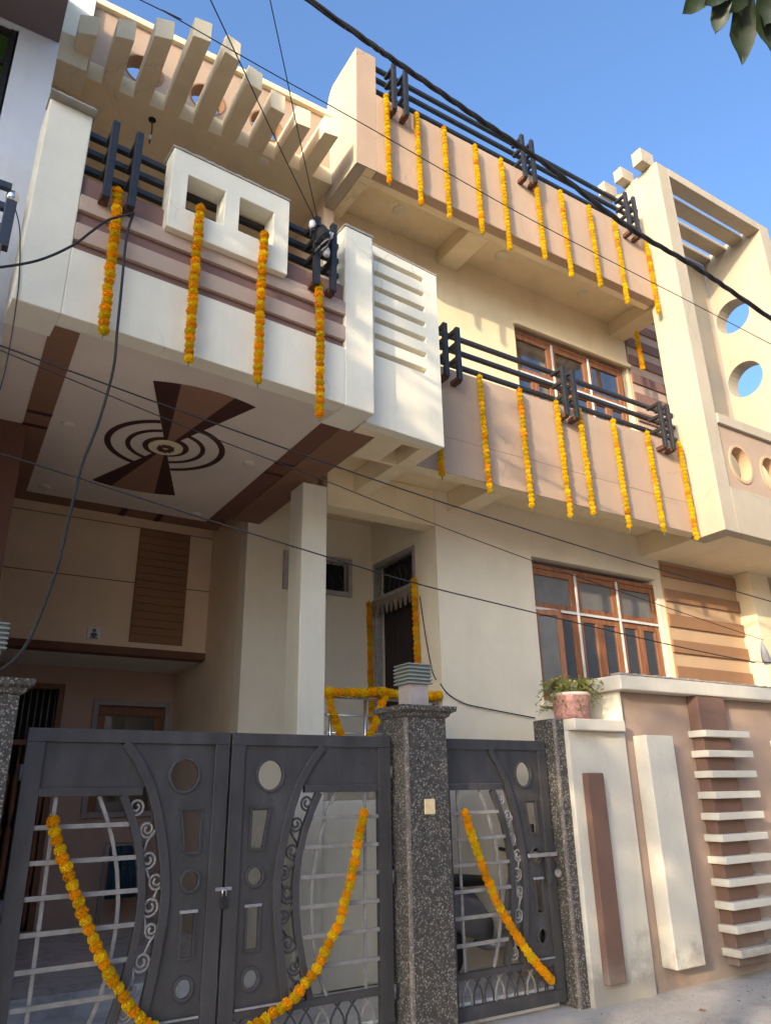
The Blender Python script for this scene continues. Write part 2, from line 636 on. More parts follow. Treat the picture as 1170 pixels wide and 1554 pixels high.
# niche window
nw = MB().box(nx0 - .05, nx1 + .05, 7.11, 7.17, nz1, nz1 + .05).box(nx0 - .05, nx1 + .05, 7.11, 7.17, nz0 - .05, nz0)
nw.box(nx0 - .05, nx0, 7.11, 7.17, nz0, nz1).box(nx1, nx1 + .05, 7.11, 7.17, nz0, nz1)
nw = nw.build('niche_window', 'post_pink', H, .004)
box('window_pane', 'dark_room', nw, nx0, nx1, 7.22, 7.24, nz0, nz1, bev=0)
for k in range(6):
    x = nx0 + .06 + k * .125
    MB().tube([(x, 7.18, nz0), (x + .03, 7.18, nz0 + .1), (x - .03, 7.18, nz0 + .2), (x, 7.18, nz1)], .008, 5).build('window_grille', 'rail_black', nw, smooth=True)
# stainless handrail on the platform
hr = MB().tube([(3.02, 5.92, 2.36), (4.22, 5.92, 2.36)], .022, 10)
hr = hr.build('handrail', 'steel', H, smooth=True)
for x in (3.10, 3.45, 3.85, 4.2):
    MB().tube([(x, 5.92, 1.5), (x, 5.92, 2.36)], .014, 8).build('rail_post', 'steel', hr, smooth=True)
for z in (1.80, 2.05, 2.2):
    MB().tube([(3.02, 5.92, z), (4.22, 5.92, z)], .007, 6).build('rail_wire', 'steel', hr, smooth=True)

# car porch: walls
box('porch_side_wall', 'ochre', H, 2.735, 2.95, 7.352, 9.4, 0, 4.62)
pw = box('porch_back_wall', 'ochre', H, .2, 2.733, 8.302, 8.45, 3.08, 4.62, bev=0)
box('wall_groove', 'dark_brown', pw, .2, 1.872, 8.297, 8.303, 3.795, 3.803, bev=0)
box('wall_groove', 'dark_brown', pw, 2.46, 2.733, 8.297, 8.303, 3.795, 3.803, bev=0)
box('wall_groove', 'dark_brown', pw, .2, 2.733, 8.297, 8.303, 4.448, 4.455, bev=0)
for k in range(15):
    z0 = 3.14 + k * .087
    box('panel_board', 'stripe_tan', pw, 1.875, 2.455, 8.275, 8.301, z0, z0 + .082, bev=.004)
fas = box('porch_fascia', 'dark_brown', H, .2, 2.733, 8.28, 8.45, 2.996, 3.078)
box('loft_soffit', 'white', H, .2, 2.733, 8.30, 9.4, 3.0, 3.07, bev=0)
dz = 2.80
m = MB().box(.2, .72, 9.4, 9.6, .28, 3.0).box(1.47, 1.80, 9.4, 9.6, .28, 3.0).box(2.70, 2.95, 9.4, 9.6, .28, 3.0)
m.box(.72, 1.47, 9.4, 9.6, dz, 3.0).box(1.80, 2.70, 9.4, 9.6, 2.64, 3.0).box(1.80, 2.70, 9.4, 9.6, .28, 1.35)
m.build('porch_lower_wall', 'rose_wall', H)
gd = MB().box(.72, .78, 9.42, 9.5, .28, dz).box(1.41, 1.47, 9.42, 9.5, .28, dz).box(.78, 1.41, 9.42, 9.5, dz - .06, dz)
gd.box(.78, 1.41, 9.42, 9.5, 2.12, 2.18)
gd = gd.build('porch_door', 'wood', H, .004)
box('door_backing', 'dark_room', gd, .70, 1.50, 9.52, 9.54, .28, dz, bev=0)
for k in range(7):
    x = .82 + k * .092
    prof = [(.012, 0), (.03, .1), (.03, .3), (.014, .36), (.032, .5), (.034, .95), (.014, 1.02), (.03, 1.15), (.03, 1.5), (.015, 1.56), (.015, 1.84)]
    MB().lathe(prof, (x, 9.46, .29), 8).build('baluster', 'wood', gd, smooth=True)
for k in range(10):
    x = .80 + k * .066
    MB().tube([(x, 9.47, 2.18), (x, 9.47, dz - .06)], .008, 5).build('grille_bar', 'bar_grey', gd, smooth=True)
pwn = MB().box(1.80, 1.86, 9.36, 9.44, 1.35, 2.64).box(2.64, 2.70, 9.36, 9.44, 1.35, 2.64).box(1.86, 2.64, 9.36, 9.44, 2.58, 2.64).box(1.86, 2.64, 9.36, 9.44, 1.35, 1.41)
pwn = pwn.build('porch_window', 'post_pink', H, .004)
box('window_frame', 'wood', pwn, 1.862, 2.638, 9.42, 9.46, 2.47, 2.578)
box('window_frame', 'wood', pwn, 1.862, 1.96, 9.42, 9.46, 1.412, 2.468)
box('window_frame', 'wood', pwn, 2.54, 2.638, 9.42, 9.46, 1.412, 2.468)
box('window_pane', 'pane_glass', pwn, 1.96, 2.54, 9.45, 9.46, 1.412, 2.468, bev=0)
box('porch_left_wall', 'dark_brown', H, -.25, .385, 5.90, 9.6, 0, 4.62)
tile = box('wall_tile', 'tile_white', H, 1.44, 1.575, 8.285, 8.301, 3.128, 3.263, bev=.002)
t2 = MB().prism(circ(1.508, 3.225, .02, .02, 10), 0, .003, XZ(8.281))
t2.prism(circ(1.508, 3.178, .036, .026, 12), 0, .003, XZ(8.281)).box(1.465, 1.552, 8.281, 8.284, 3.138, 3.152)
t2.build('tile_print', 'tile_ink', tile)

# porch ceiling and its painted motif
LBf = frame(.085, 4.21, 3.7)
c0 = LBf(0, .02, 0); c1 = LBf(2.575, .02, 0)
m = MB().prism([(c0[0], c0[1]), (c1[0], c1[1]), (2.65, 4.56), (2.65, 4.72), (2.54, 4.72), (2.54, 7.6), (.2, 7.6), (.085, 5.9)], 0, .19, XY(4.31))
cl = m.build('porch_ceiling', 'ceiling', H)
zc = 4.31


def sheet(name, mat, poly, dz=.004):
    return MB().prism(poly, -dz, -dz + .003, XY(zc)).build(name, mat, cl)


sheet('ceiling_band', 'band_brown', [(.322, 4.39), (.497, 4.40), (.572, 7.365), (.385, 7.365)])
sheet('ceiling_band', 'dark_brown', [(2.372, 4.527), (2.537, 4.541), (2.537, 7.365), (2.335, 7.365)])
sheet('ceiling_band', 'band_brown', [(.385, 7.367), (2.537, 7.367), (2.537, 7.598), (.40, 7.598)])
for y in (5.62, 5.86):
    sheet('ceiling_tick', 'motif_dark', [(.35, y), (.53, y), (.53, y + .045), (.35, y + .045)], .008)
    sheet('ceiling_tick', 'motif_dark', [(2.352, y - .05), (2.536, y - .05), (2.536, y - .005), (2.352, y - .005)], .008)
for x in (1.47, 1.83):
    sheet('ceiling_tick', 'motif_dark', [(x, 7.37), (x + .06, 7.37), (x + .06, 7.596), (x, 7.596)], .008)
FC = (1.438, 5.765)


def sector(r0, r1, a0, a1, mat, name, dz=.004, n=14):
    pl = [(FC[0] + r1 * math.sin(a0 + (a1 - a0) * k / n), FC[1] - r1 * math.cos(a0 + (a1 - a0) * k / n)) for k in range(n + 1)]
    if r0 > 0:
        pl += [(FC[0] + r0 * math.sin(a1 - (a1 - a0) * k / n), FC[1] - r0 * math.cos(a1 - (a1 - a0) * k / n)) for k in range(n + 1)]
    else:
        pl.append(FC)
    sheet(name, mat, pl, dz)


HA = R_(20.8)
for base in (0, math.pi):
    a = [base - HA, base - HA * .51, base + HA * .51, base + HA]
    sector(.142, 1.09, a[0], a[1], 'motif_dark', 'motif_wedge')
    sector(.142, 1.09, a[1], a[2], 'motif_brown', 'motif_wedge')
    sector(.142, 1.09, a[2], a[3], 'motif_dark', 'motif_wedge')
    for r0, r1 in ((.142, .188), (.284, .324), (.438, .488)):
        sector(r0, r1, base + HA + .004, base + math.pi - HA - .004, 'motif_dark', 'motif_ring', n=26)
MB().lathe([(.14, -.012), (.14, -.004), (.001, -.004)], (FC[0], FC[1], zc), 28).build('ceiling_medallion', 'cream', cl)
md_ = MB()
for k in range(9):
    a = 2 * math.pi * k / 9
    md_.box(FC[0] + .05 * math.cos(a) - .018, FC[0] + .05 * math.cos(a) + .018, FC[1] + .05 * math.sin(a) - .018, FC[1] + .05 * math.sin(a) + .018, zc - .026, zc - .012)
md_.build('medallion_boss', 'rust', cl)
for px, py in ((104, 644), (68, 738), (377, 703), (297, 780)):
    dd = ray(px, py)
    p = CAM + dd * ((zc - CAM.z) / dd.z)
    MB().lathe([(.03, -.012), (.05, -.010), (.055, -.002), (.055, 0)], (p.x, p.y, zc - .001), 16).build('downlight', 'ceiling', cl, smooth=True)
# beams and soffits right of the porch ceiling
box('porch_beam', 'band_brown', H, 2.542, 2.86, 4.72, 7.15, 4.30, 4.62, bev=.006)
m = MB().box(2.655, 3.125, 4.60, 4.715, 4.295, 4.52).box(2.862, 3.125, 4.717, 5.12, 4.295, 4.52)
m.box(3.127, 3.46, 4.60, 4.715, 4.295, 4.52).box(3.31, 3.46, 4.717, 5.12, 4.295, 4.52).box(3.127, 3.308, 5.09, 5.12, 4.295, 4.52)
m.build('box_soffit', 'cream', H)
box('soffit_recess', 'stripe_tan', H, 3.126, 3.309, 4.716, 5.089, 4.47, 4.515, bev=0)
box('balcony_slab', 'cream', H, 4.258, 7.378, 5.014, 7.40, 4.522, 4.66, bev=0)
box('balcony_slab', 'cream', H, 2.862, 4.257, 5.014, 7.34, 4.524, 4.66, bev=0)
box('edge_beam', 'cream', H, 3.462, 7.378, 5.012, 5.14, 4.29, 4.52)
box('cross_beam', 'cream', H, 4.43, 4.66, 5.142, 5.848, 4.30, 4.521)
box('cross_beam', 'cream', H, 3.30, 3.46, 5.142, 5.848, 4.30, 4.521)
# middle balcony parapet
MB().box(3.465, 7.378, 5.0, 5.011, 4.29, 4.66).box(3.465, 7.378, 5.0, 5.13, 4.66, 5.42).build('balcony_parapet', 'pink', H, .006)

# left balcony (its front stands slightly askew)
lb = MB().box(0, .272, 0, .30, 4.30, 5.89, LBf)
lb.build('corner_block', 'white', H, .008)
lb = MB().box(.272, 2.30, 0, .14, 4.30, 4.80, LBf).build('balcony_fascia', 'white', H, .006)
box('corner_block', 'white', H, 2.302, 2.575, 0, .36, 4.298, 5.99, LBf, .01)
box('parapet_back', 'stripe_brown', H, .274, 2.30, .03, .14, 4.802, 5.40, LBf, .004)
for z0, z1 in ((5.103, 5.226), (4.867, 4.998)):
    box('parapet_board', 'stripe_pink', H, .274, 2.30, -.004, .029, z0, z1, LBf, .004)
fr = [(.82, 5.203), (1.75, 5.203), (1.75, 5.902), (.82, 5.902)]
hs = [[(.94, 5.407), (1.222, 5.407), (1.222, 5.716), (.94, 5.716)], [(1.34, 5.416), (1.618, 5.416), (1.618, 5.726), (1.34, 5.726)]]
MB().plate(fr, hs, -.06, .10, lambda a, b, dd: LBf(a, dd, b)).build('window_panel', 'white', H, .006)
for a0, a1, zt in ((-.01, .285, 5.89), (.81, 1.76, 5.902)):
    top = [(a0 + k * .03, zt + .010 + random.random() * .014) for k in range(int((a1 - a0) / .03) + 1)]
    MB().prism([(a1, zt), (a0, zt)] + top, -.068, .12, lambda a, b, dd: LBf(a, dd, b)).build('mortar_cap', 'mortar', H)
MB().box(2.295, 2.585, -.008, .37, 5.99, 6.012, LBf).build('mortar_cap', 'mortar', H, .006)
rl = MB()
for z in (5.845, 5.695, 5.545):
    rl.box(.274, 2.30, .10, .145, z - .022, z + .022, LBf)
rl = rl.build('balcony_railing', 'rail_black', H, .004)
for s in (.408, .570, 1.985, 2.135):
    b = MB().box(s - .024, s + .024, -.105, -.06, 5.20, 5.845, LBf)
    for z in (5.80, 5.65, 5.50):
        b.box(s - .02, s + .02, -.06, .10, z - .02, z + .02, LBf)
    b.build('railing_bracket', 'rail_black', rl, .003)
    MB().box(s - .03, s + .03, -.06, .03, 5.195, 5.245, LBf).build('bracket_foot', 'rust', rl, .003)
LVf = frame(2.655, 4.505, 5.3)
sl_h = []
for i in range(7):
    z = 5.905 - i * .1605
    sl_h.append([(.095, z), (.655, z + .008), (.66, z + .062), (.095, z + .054)])
MB().plate([(0, 4.292), (.815, 4.292), (.815, 6.06), (0, 6.06)], sl_h, 0, .10, lambda a, b, dd: LVf(a, dd, b)).build('louvre_panel', 'white', H, .005)
MB().box(-.005, .82, -.006, .11, 6.06, 6.078, LVf).build('mortar_cap', 'mortar', H, .005)
box('balcony_floor', 'cream', H, .09, 2.86, 4.56, 7.6, 4.502, 4.60, bev=0)

# first floor walls
fx0, fx1, fz0, fz1 = 5.61, 7.66, 5.3, 7.03
m = MB().box(2.98, fx0, 5.85, 6.1, 4.66, 7.70).box(fx1, 7.70, 5.85, 6.1, 4.66, 7.70)
m.box(fx0, fx1, 5.85, 6.1, fz1 + .06, 7.70).box(fx0, fx1, 5.85, 6.1, 4.66, fz0)
m.build('upper_wall', 'cream', H)
box('window_hood', 'cream', H, fx0 - .03, 7.698, 5.80, 5.849, fz1 + .01, fz1 + .07)
box('stripe_upper', 'stripe_pink', H, 7.72, 9.69, 5.84, 6.1, 4.66, 9.0, bev=0)
for i in range(14):
    z1 = 8.78 - i * .3
    box('wall_stripe', 'stripe_brown', H, 7.722, 9.0, 5.815, 5.839, z1 - .15, z1, bev=.004)
box('terrace_back_wall', 'ochre', H, .1, 2.978, 7.602, 7.8, 4.6, 7.65, bev=0)
box('terrace_side_wall', 'ochre', H, 2.858, 2.978, 5.715, 7.6, 4.66, 7.84, bev=0)
box('rear_wall', 'ochre', H, -.25, 9.6, 9.62, 9.8, 0, 7.6, bev=0)
box('roof_slab', 'cream', H, 2.98, 9.69, 6.102, 9.8, 7.70, 7.86, bev=0)
box('right_wall', 'cream', H, 9.45, 9.62, 6.1, 9.62, 0, 7.70, bev=0)
box('porch_roof', 'cream', H, -.25, 2.86, 7.602, 9.8, 4.622, 4.72, bev=0)
box('terrace_left_wall', 'ochre', H, .06, .14, 5.6, 7.6, 4.6, 7.65, bev=0)

# upper balcony
MB().box(3.10, 7.378, 5.0, 5.12, 7.50, 8.575).build('upper_parapet', 'pink', H, .006)
# tall end: side cheek with stepped top
ck = [(5.012, 7.502), (5.712, 7.502), (5.712, 8.72), (5.69, 8.86), (5.65, 9.0), (5.60, 9.08), (5.54, 9.122), (5.012, 9.122)]
MB().prism(ck, 0, .12, YZ(2.856)).build('end_cheek', 'bay_white', H, .006)  # cream paint in a darker copy, toned down for full sun on this side
box('end_block', 'pink', H, 2.86, 3.098, 5.0, 5.011, 7.502, 9.12, bev=0)
box('end_block_core', 'cream', H, 2.978, 3.098, 5.013, 5.12, 7.502, 9.12)
box('upper_slab', 'cream', H, 2.98, 7.72, 5.122, 6.1, 7.702, 7.86, bev=0)
box('upper_edge_beam', 'cream', H, 2.98, 7.378, 5.122, 5.21, 7.503, 7.70)
box('upper_cross_beam', 'cream', H, 4.45, 4.73, 5.212, 5.848, 7.505, 7.701)
box('upper_cross_beam', 'cream', H, 7.41, 7.69, 5.11, 6.05, 7.49, 7.701)
box('upper_cross_beam', 'cream', H, 2.98, 3.10, 5.212, 5.848, 7.505, 7.701)
for px, py in ((607, 319), (761, 387), (885, 446)):
    dd = ray(px, py)
    p = CAM + dd * ((7.70 - CAM.z) / dd.z)
    MB().lathe([(.03, -.014), (.035, -.006), (.075, -.012), (.085, -.002), (.085, 0)], (p.x, p.y, 7.70), 18).build('ceiling_rose', 'cream_wall', H, smooth=True)


def railing(x0, x1, zs, pairs, ztop, zbot, zarm):
    r = MB()
    for z in zs:
        r.box(x0, x1, 5.055, 5.10, z - .021, z + .021)
    r = r.build('balcony_railing', 'rail_black', H, .004)
    for x in pairs:
        b = MB().box(x - .024, x + .024, 4.865, 4.905, zbot, ztop)
        for z in zarm:
            b.box(x - .019, x + .019, 4.905, 5.056, z - .019, z + .019)
        b.build('railing_bracket', 'rail_black', r, .003)
        MB().box(x - .03, x + .03, 4.895, 5.0, zbot - .01, zbot + .04).build('bracket_foot', 'rust', r, .003)
    return r


railing(3.50, 7.375, (5.865, 5.70, 5.53), (3.765, 3.918, 5.33, 5.475, 6.885, 7.025), 5.83, 5.235, (5.81, 5.655, 5.49))
railing(3.10, 7.375, (9.06, 8.895, 8.715), (3.258, 3.41, 5.09, 5.245, 6.90, 7.06), 9.0, 8.335, (8.96, 8.81, 8.64))

# fins and pierced parapet above the left balcony
box('terrace_slab', 'cream', H, .14, 2.8575, 5.53, 7.8, 7.652, 7.86, bev=.008)
box('slab_end', 'cream', H, .06, .335, 5.30, 5.60, 7.46, 7.80)
ends = [5.10, 4.975, 4.80, 4.64, 4.665, 4.847, 4.967, 5.0, 4.955]
for i, y in enumerate(ends):
    x = .205 + i * .2835
    sk = (.03, .02, .02, .01, -.015, -.01, -.005, .005, .01)[i]
    MB().prism([(x, y + sk), (x + .15, y - sk), (x + .15, 5.528), (x, 5.528)], 0, .225, XY(7.65)).build('pergola_fin', 'cream', H, .006)
pk = [(.335, 7.862), (2.852, 7.862), (2.852, 8.64), (.335, 8.64)]
MB().plate(pk, [circ(.845, 8.115, .185), circ(1.475, 8.125, .185), circ(2.11, 8.135, .19)], 0, .14, XZ(5.60)).build('pierced_parapet', 'pink', H)
for cx, cz in ((.845, 8.115), (1.475, 8.125), (2.11, 8.135)):
    MB().plate(circ(cx, cz, .188), [circ(cx, cz, .172)], -.006, .15, XZ(5.60)).build('hole_lining', 'stripe_tan', H)
box('parapet_coping', 'cream', H, .30, 2.852, 5.55, 5.76, 8.642, 8.72)
box('parapet_pier', 'white', H, .06, .333, 5.545, 5.78, 7.862, 9.3)
dh = ray(231, 181); p = CAM + dh * ((7.65 - CAM.z) / dh.z)
MB().lathe([(.036, -.006), (.036, 0)], (p.x, p.y, 7.651), 14).build('junction_box', 'dark_room', H)
hb = MB().tube([p, p + Vector((.01, 0, -.12)), p + Vector((.0, .0, -.3))], .006, 6)
hb.build('bulb_wire', 'cable', H)
MB().tube([p + Vector((0, 0, -.2)), p + Vector((0, 0, -.25))], .013, 8).build('bulb_holder', 'white_plastic', H)
dh = ray(398, 245); p = CAM + dh * ((7.65 - CAM.z) / dh.z)
MB().lathe([(.03, -.012), (.06, -.008), (.065, 0)], (p.x, p.y, 7.651), 16).build('downlight', 'cream_wall', H, smooth=True)

# right hand bay: tall pillar, pierced fin, pergola beams, parapet with oval holes
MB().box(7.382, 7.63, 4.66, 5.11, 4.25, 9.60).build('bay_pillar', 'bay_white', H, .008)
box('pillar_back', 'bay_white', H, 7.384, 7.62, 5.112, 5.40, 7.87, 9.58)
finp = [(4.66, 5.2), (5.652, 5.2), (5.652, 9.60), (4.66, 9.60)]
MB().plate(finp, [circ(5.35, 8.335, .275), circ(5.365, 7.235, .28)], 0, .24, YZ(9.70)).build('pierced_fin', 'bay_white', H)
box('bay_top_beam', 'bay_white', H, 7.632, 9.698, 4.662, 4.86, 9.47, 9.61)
for y0, y1 in ((4.945, 5.14), (5.225, 5.42), (5.505, 5.652)):
    box('pergola_beam', 'bay_white', H, 7.632, 9.698, y0, y1, 9.50, 9.575)
for y0, y1, zt in ((4.74, 4.90, 9.83), (5.09, 5.23, 9.80), (5.40, 5.52, 9.80)):
    box('beam_end', 'bay_white', H, 7.20, 7.46, y0, y1, 9.603, zt)
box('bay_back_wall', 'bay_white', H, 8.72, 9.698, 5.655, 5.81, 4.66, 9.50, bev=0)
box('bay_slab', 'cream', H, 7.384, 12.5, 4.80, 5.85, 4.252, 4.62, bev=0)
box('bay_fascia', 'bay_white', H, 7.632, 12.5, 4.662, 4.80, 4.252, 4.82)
pn = [(7.634, 4.822), (12.4, 4.822), (12.4, 5.648), (7.634, 5.648)]
ovs = [(7.985 + i * .62, 5.19) for i in range(6)]
MB().plate(pn, [circ(a, b, .195, .225) for a, b in ovs], 0, .12, XZ(4.69)).build('bay_parapet', 'pink', H)
for a, b in ovs:
    MB().plate(circ(a, b, .225, .255), [circ(a, b, .192, .222)], -.012, .13, XZ(4.69)).build('oval_rim', 'peach', H)
box('bay_coping', 'bay_white', H, 7.632, 12.5, 4.645, 4.84, 5.65, 5.78)


# windows
def window(name, x0, x1, z0, z1, zt, yf, ajar):
    wdt = (x1 - x0) / 3
    fm = MB()
    for k in range(4):
        xx = x0 + k * wdt
        fm.box(xx - .018, xx + .018, yf - .03, yf + .06, z0, z1)
    W = fm.build(name, 'wood', H, .003)
    cr = MB().box(x0, x1, yf - .028, yf + .058, z1 + .0005, z1 + .05)
    cr.build('window_head', 'wood', W, .003)
    for k in (1, 2):
        box('mullion', 'white_plastic', W, x0 + k * wdt - .014, x0 + k * wdt + .014, yf - .045, yf - .031, z0, z1, bev=.002)
    box('transom_bar', 'white_plastic', W, x0, x1, yf - .043, yf - .033, zt - .018, zt + .012, bev=.002)
    for k in range(3):
        a, b = x0 + k * wdt + .02, x0 + (k + 1) * wdt - .02
        # top light
        f = MB().box(a, b, yf - .02, yf + .03, z1 - .07, z1 - .002).box(a, b, yf - .02, yf + .03, zt + .014, zt + .075)
        f.box(a, a + .055, yf - .02, yf + .03, zt + .075, z1 - .07).box(b - .055, b, yf - .02, yf + .03, zt + .075, z1 - .07)
        f.build('top_light', 'wood', W, .003)
        box('window_pane', 'pane_frosted' if name == 'ground_window' else 'pane_glass', W, a + .055, b - .055, yf + .002, yf + .010, zt + .075, z1 - .07, bev=0)
        mid = (a + b) / 2
        for j, (c, e) in enumerate(((a, mid - .003), (mid + .003, b))):
            ang = ajar if (k == 0 and j == 0) else 0
            frm = frame(c, yf, -ang)
            wd = e - c
            f = MB().box(0, wd, -.02, .025, z0, z0 + .09, frm).box(0, wd, -.02, .025, zt - .085, zt - .02, frm)
            f.box(0, .058, -.02, .025, z0 + .09, zt - .085, frm).box(wd - .058, wd, -.02, .025, z0 + .09, zt - .085, frm)
            f.build('casement', 'wood', W, .003)
            MB().box(.058, wd - .058, .0, .008, z0 + .09, zt - .085, frm).build('window_pane', 'pane_frosted' if ang else 'pane_glass', W)
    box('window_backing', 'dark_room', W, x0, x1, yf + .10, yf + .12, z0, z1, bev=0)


window('ground_window', wx0, wx1, wz0, wz1 - .05, 3.42, 5.93, 26)
window('upper_window', fx0, fx1 - .07, fz0, fz1 - .05, 6.42, 5.93, 0)

# ------------------------------------------------------------------ marigold garlands
def flower_mesh(seed, mat):
    rnd = random.Random(seed)
    m = MB()
    N = 58
    for k in range(N):
        z = 1 - 2 * (k + .5) / N
        ph = k * 2.39996 + rnd.uniform(-.15, .15)
        r = math.sqrt(max(0, 1 - z * z))
        d = Vector((r * math.cos(ph), r * math.sin(ph), z))
        t = Vector((-math.sin(ph), math.cos(ph), 0))
        u = d.cross(t)
        R = rnd.uniform(.94, 1.08)
        wv = rnd.uniform(.20, .28)
        tip = d * R + u * rnd.uniform(-.1, .1)
        b0 = d * .70
        m.add([b0 - t * wv * .6, b0 + t * wv * .6, tip + t * wv + u * .05, tip + d * .06, tip - t * wv - u * .05],
              [(0, 1, 2, 3, 4)])
        m.add([b0 - u * wv * .6, b0 + u * wv * .6, d * R * .94 + u * wv, d * R * .94 - u * wv], [(0, 1, 2, 3)])
    vs = []
    seg, rg = 8, 5
    for i in range(rg + 1):
        th = math.pi * i / rg
        for k in range(seg):
            vs.append((.8 * math.sin(th) * math.cos(2 * math.pi * k / seg), .8 * math.sin(th) * math.sin(2 * math.pi * k / seg), .8 * math.cos(th)))
    m.add(vs, [(i * seg + k, i * seg + (k + 1) % seg, (i + 1) * seg + (k + 1) % seg, (i + 1) * seg + k) for i in range(rg) for k in range(seg)])
    me = bpy.data.meshes.new('flower')
    me.from_pydata(m.v, [], m.f)
    me.materials.append(MATS[mat])
    return me


FY = [flower_mesh(i, 'marigold_yellow') for i in range(4)]
FO = [flower_mesh(10 + i, 'marigold_orange') for i in range(4)]
grn = random.Random(3)


def garland(label, group, pts, r=.042, pitch=.052, mode='alt', flat=.72, string=True):
    pts = [Vector(p) for p in pts]
    L = [0]
    for a, b in zip(pts, pts[1:]):
        L.append(L[-1] + (b - a).length)
    T = thing('marigold_garland', pts[0], label, 'garland', group)
    n = max(2, int(round(L[-1] / pitch)))
    base = Vector(T['_base'])
    for i in range(n + 1):
        s = L[-1] * i / n
        k = max(j for j in range(len(L)) if L[j] <= s + 1e-9)
        k = min(k, len(pts) - 2)
        f = (s - L[k]) / max(1e-9, L[k + 1] - L[k])
        p = pts[k].lerp(pts[k + 1], f)
        tg = (pts[k + 1] - pts[k]).normalized()
        if mode == 'alt':
            me = grn.choice(FY if i % 2 else FO)
        elif mode == 'mix':
            me = grn.choice(FY + FO)
        else:
            me = grn.choice(FY) if grn.random() < .92 else grn.choice(FO)
        o = bpy.data.objects.new('flower', me)
        COL.objects.link(o)
        o.parent = T
        q = tg.to_track_quat('Z', 'Y').to_euler()
        k_ = r * grn.uniform(.92, 1.08)
        jit = Vector((grn.uniform(-1, 1), grn.uniform(-1, 1), grn.uniform(-1, 1))) * r * .10
        o.matrix_local = Matrix.Translation(p - base + jit) @ q.to_matrix().to_4x4() @ Matrix.Rotation(grn.uniform(0, 6.28), 4, 'Z') @ Matrix.Diagonal((k_, k_, k_ * flat, 1))
    if string:
        e = pts[-1] + (pts[-1] - pts[-2]).normalized() * .06
        MB().tube([pts[0] - (pts[1] - pts[0]).normalized() * .05] + pts + [e], .004, 5).build('string', 'stem', T)
    return T


ORD = ['first', 'second', 'third', 'fourth', 'fifth', 'sixth', 'seventh', 'eighth', 'ninth', 'tenth']


def hang(x, y, z1, z0, dx=.015):
    return [(x, y, z1), (x + dx * .3, y - .004, (z1 + z0) / 2), (x + dx, y, z0)]


for i, (s, zt, zb) in enumerate(((.495, 5.31, 4.23), (1.04, 5.41, 4.22), (1.535, 5.42, 4.225), (2.03, 5.24, 4.11))):
    tt_ = -.06 if i in (0, 3) else -.115
    a = LBf(s - .012, tt_, zt); b = LBf(s + .012, -.075, zb)
    mid = LBf(s, -.075, (zt + zb) / 2 + .2)
    garland('orange and yellow marigold string on the white square-holed balcony, %s from its left corner block' % ORD[i],
            'garlands on the square-holed balcony', [a, mid, b], .034, .052, 'alt', .95)
up = [(3.19, 8.54, 7.38), (3.58, 8.51, 7.28), (3.945, 8.51, 7.29), (4.385, 8.49, 7.27), (4.77, 8.49, 7.22), (5.305, 8.41, 7.32), (5.716, 8.47, 7.24), (6.205, 8.47, 7.28), (6.667, 8.47, 7.21), (7.255, 8.37, 7.28)]
for i, (x, zt, zb) in enumerate(up):
    garland('yellow marigold string on the top floor pink parapet, %s counting from the tall left end' % ORD[i],
            'garlands on the top floor parapet', hang(x, 4.94, zt, zb), .0305, .050, 'yellow', .95)
mid_ = [(4.213, 5.39, 4.18), (4.728, 5.385, 4.135), (5.24, 5.39, 4.13), (5.572, 5.39, 4.215), (6.10, 5.395, 4.16), (6.655, 5.39, 4.21), (7.215, 5.40, 4.21)]
garland('short marigold string showing under the white louvred panel corner', 'garlands on the middle parapet', hang(3.68, 4.94, 5.30, 4.235), .0305, .050, 'yellow', .95)
for i, (x, zt, zb) in enumerate(mid_):
    garland('yellow marigold string on the middle pink parapet, %s counting from the louvred panel' % ORD[i],
            'garlands on the middle parapet', hang(x, 4.94, zt, zb, .03), .0305, .050, 'yellow', .95)
garland('marigold string hanging inside the upper balcony against the brown stripes', None, hang(7.60, 5.56, 7.42, 6.88), .035, .045, 'mix')
garland('thick marigold string down the near side of the dark entrance door', 'garlands beside the entrance door', hang(4.21, 6.20, 3.62, 2.36), .034, .050, 'mix', .92)
garland('thick marigold string down the far side of the dark entrance door', 'garlands beside the entrance door', hang(4.21, 7.115, 3.56, 2.30), .034, .050, 'mix', .92)
P = lambda px, py: at_y(px, py, 5.86)
rp = [P(498, 1050), P(520, 1051), P(548, 1052), P(575, 1050), P(600, 1054), P(640, 1058), P(665, 1056)]
garland('orange marigold swag wound along the steel handrail', 'garlands on the handrail', rp, .042, .058, 'mix', .95)
garland('marigold string drooping from handrail beside the white column', 'garlands on the handrail', [P(499, 1056), P(504, 1080), P(512, 1100), P(520, 1122)], .038, .055, 'alt', .95)
garland('marigold string drooping from handrail near the granite pillar', 'garlands on the handrail', [P(588, 1052), P(578, 1072), P(572, 1095), P(558, 1122)], .038, .055, 'alt', .95)
Pg = lambda px, py: at_y(px, py, 4.905)
sw = [(80, 1248), (90, 1290), (104, 1330), (130, 1400), (165, 1480), (205, 1540), (255, 1580), (310, 1592), (365, 1572), (400, 1548), (440, 1523), (480, 1474), (515, 1400), (535, 1325), (552, 1235)]
garland('long orange and yellow marigold swag across the double gate', 'garlands on the gates', [Pg(*q) for q in sw], .035, .052, 'alt', .92)
sw = [(705, 1234), (716, 1268), (735, 1325), (755, 1372), (778, 1412), (805, 1452), (836, 1488)]
garland('marigold string slanting across the single gate', 'garlands on the gates', [Pg(*q) for q in sw], .034, .049, 'mix', .92)

# ------------------------------------------------------------------ gates
GY = 4.977


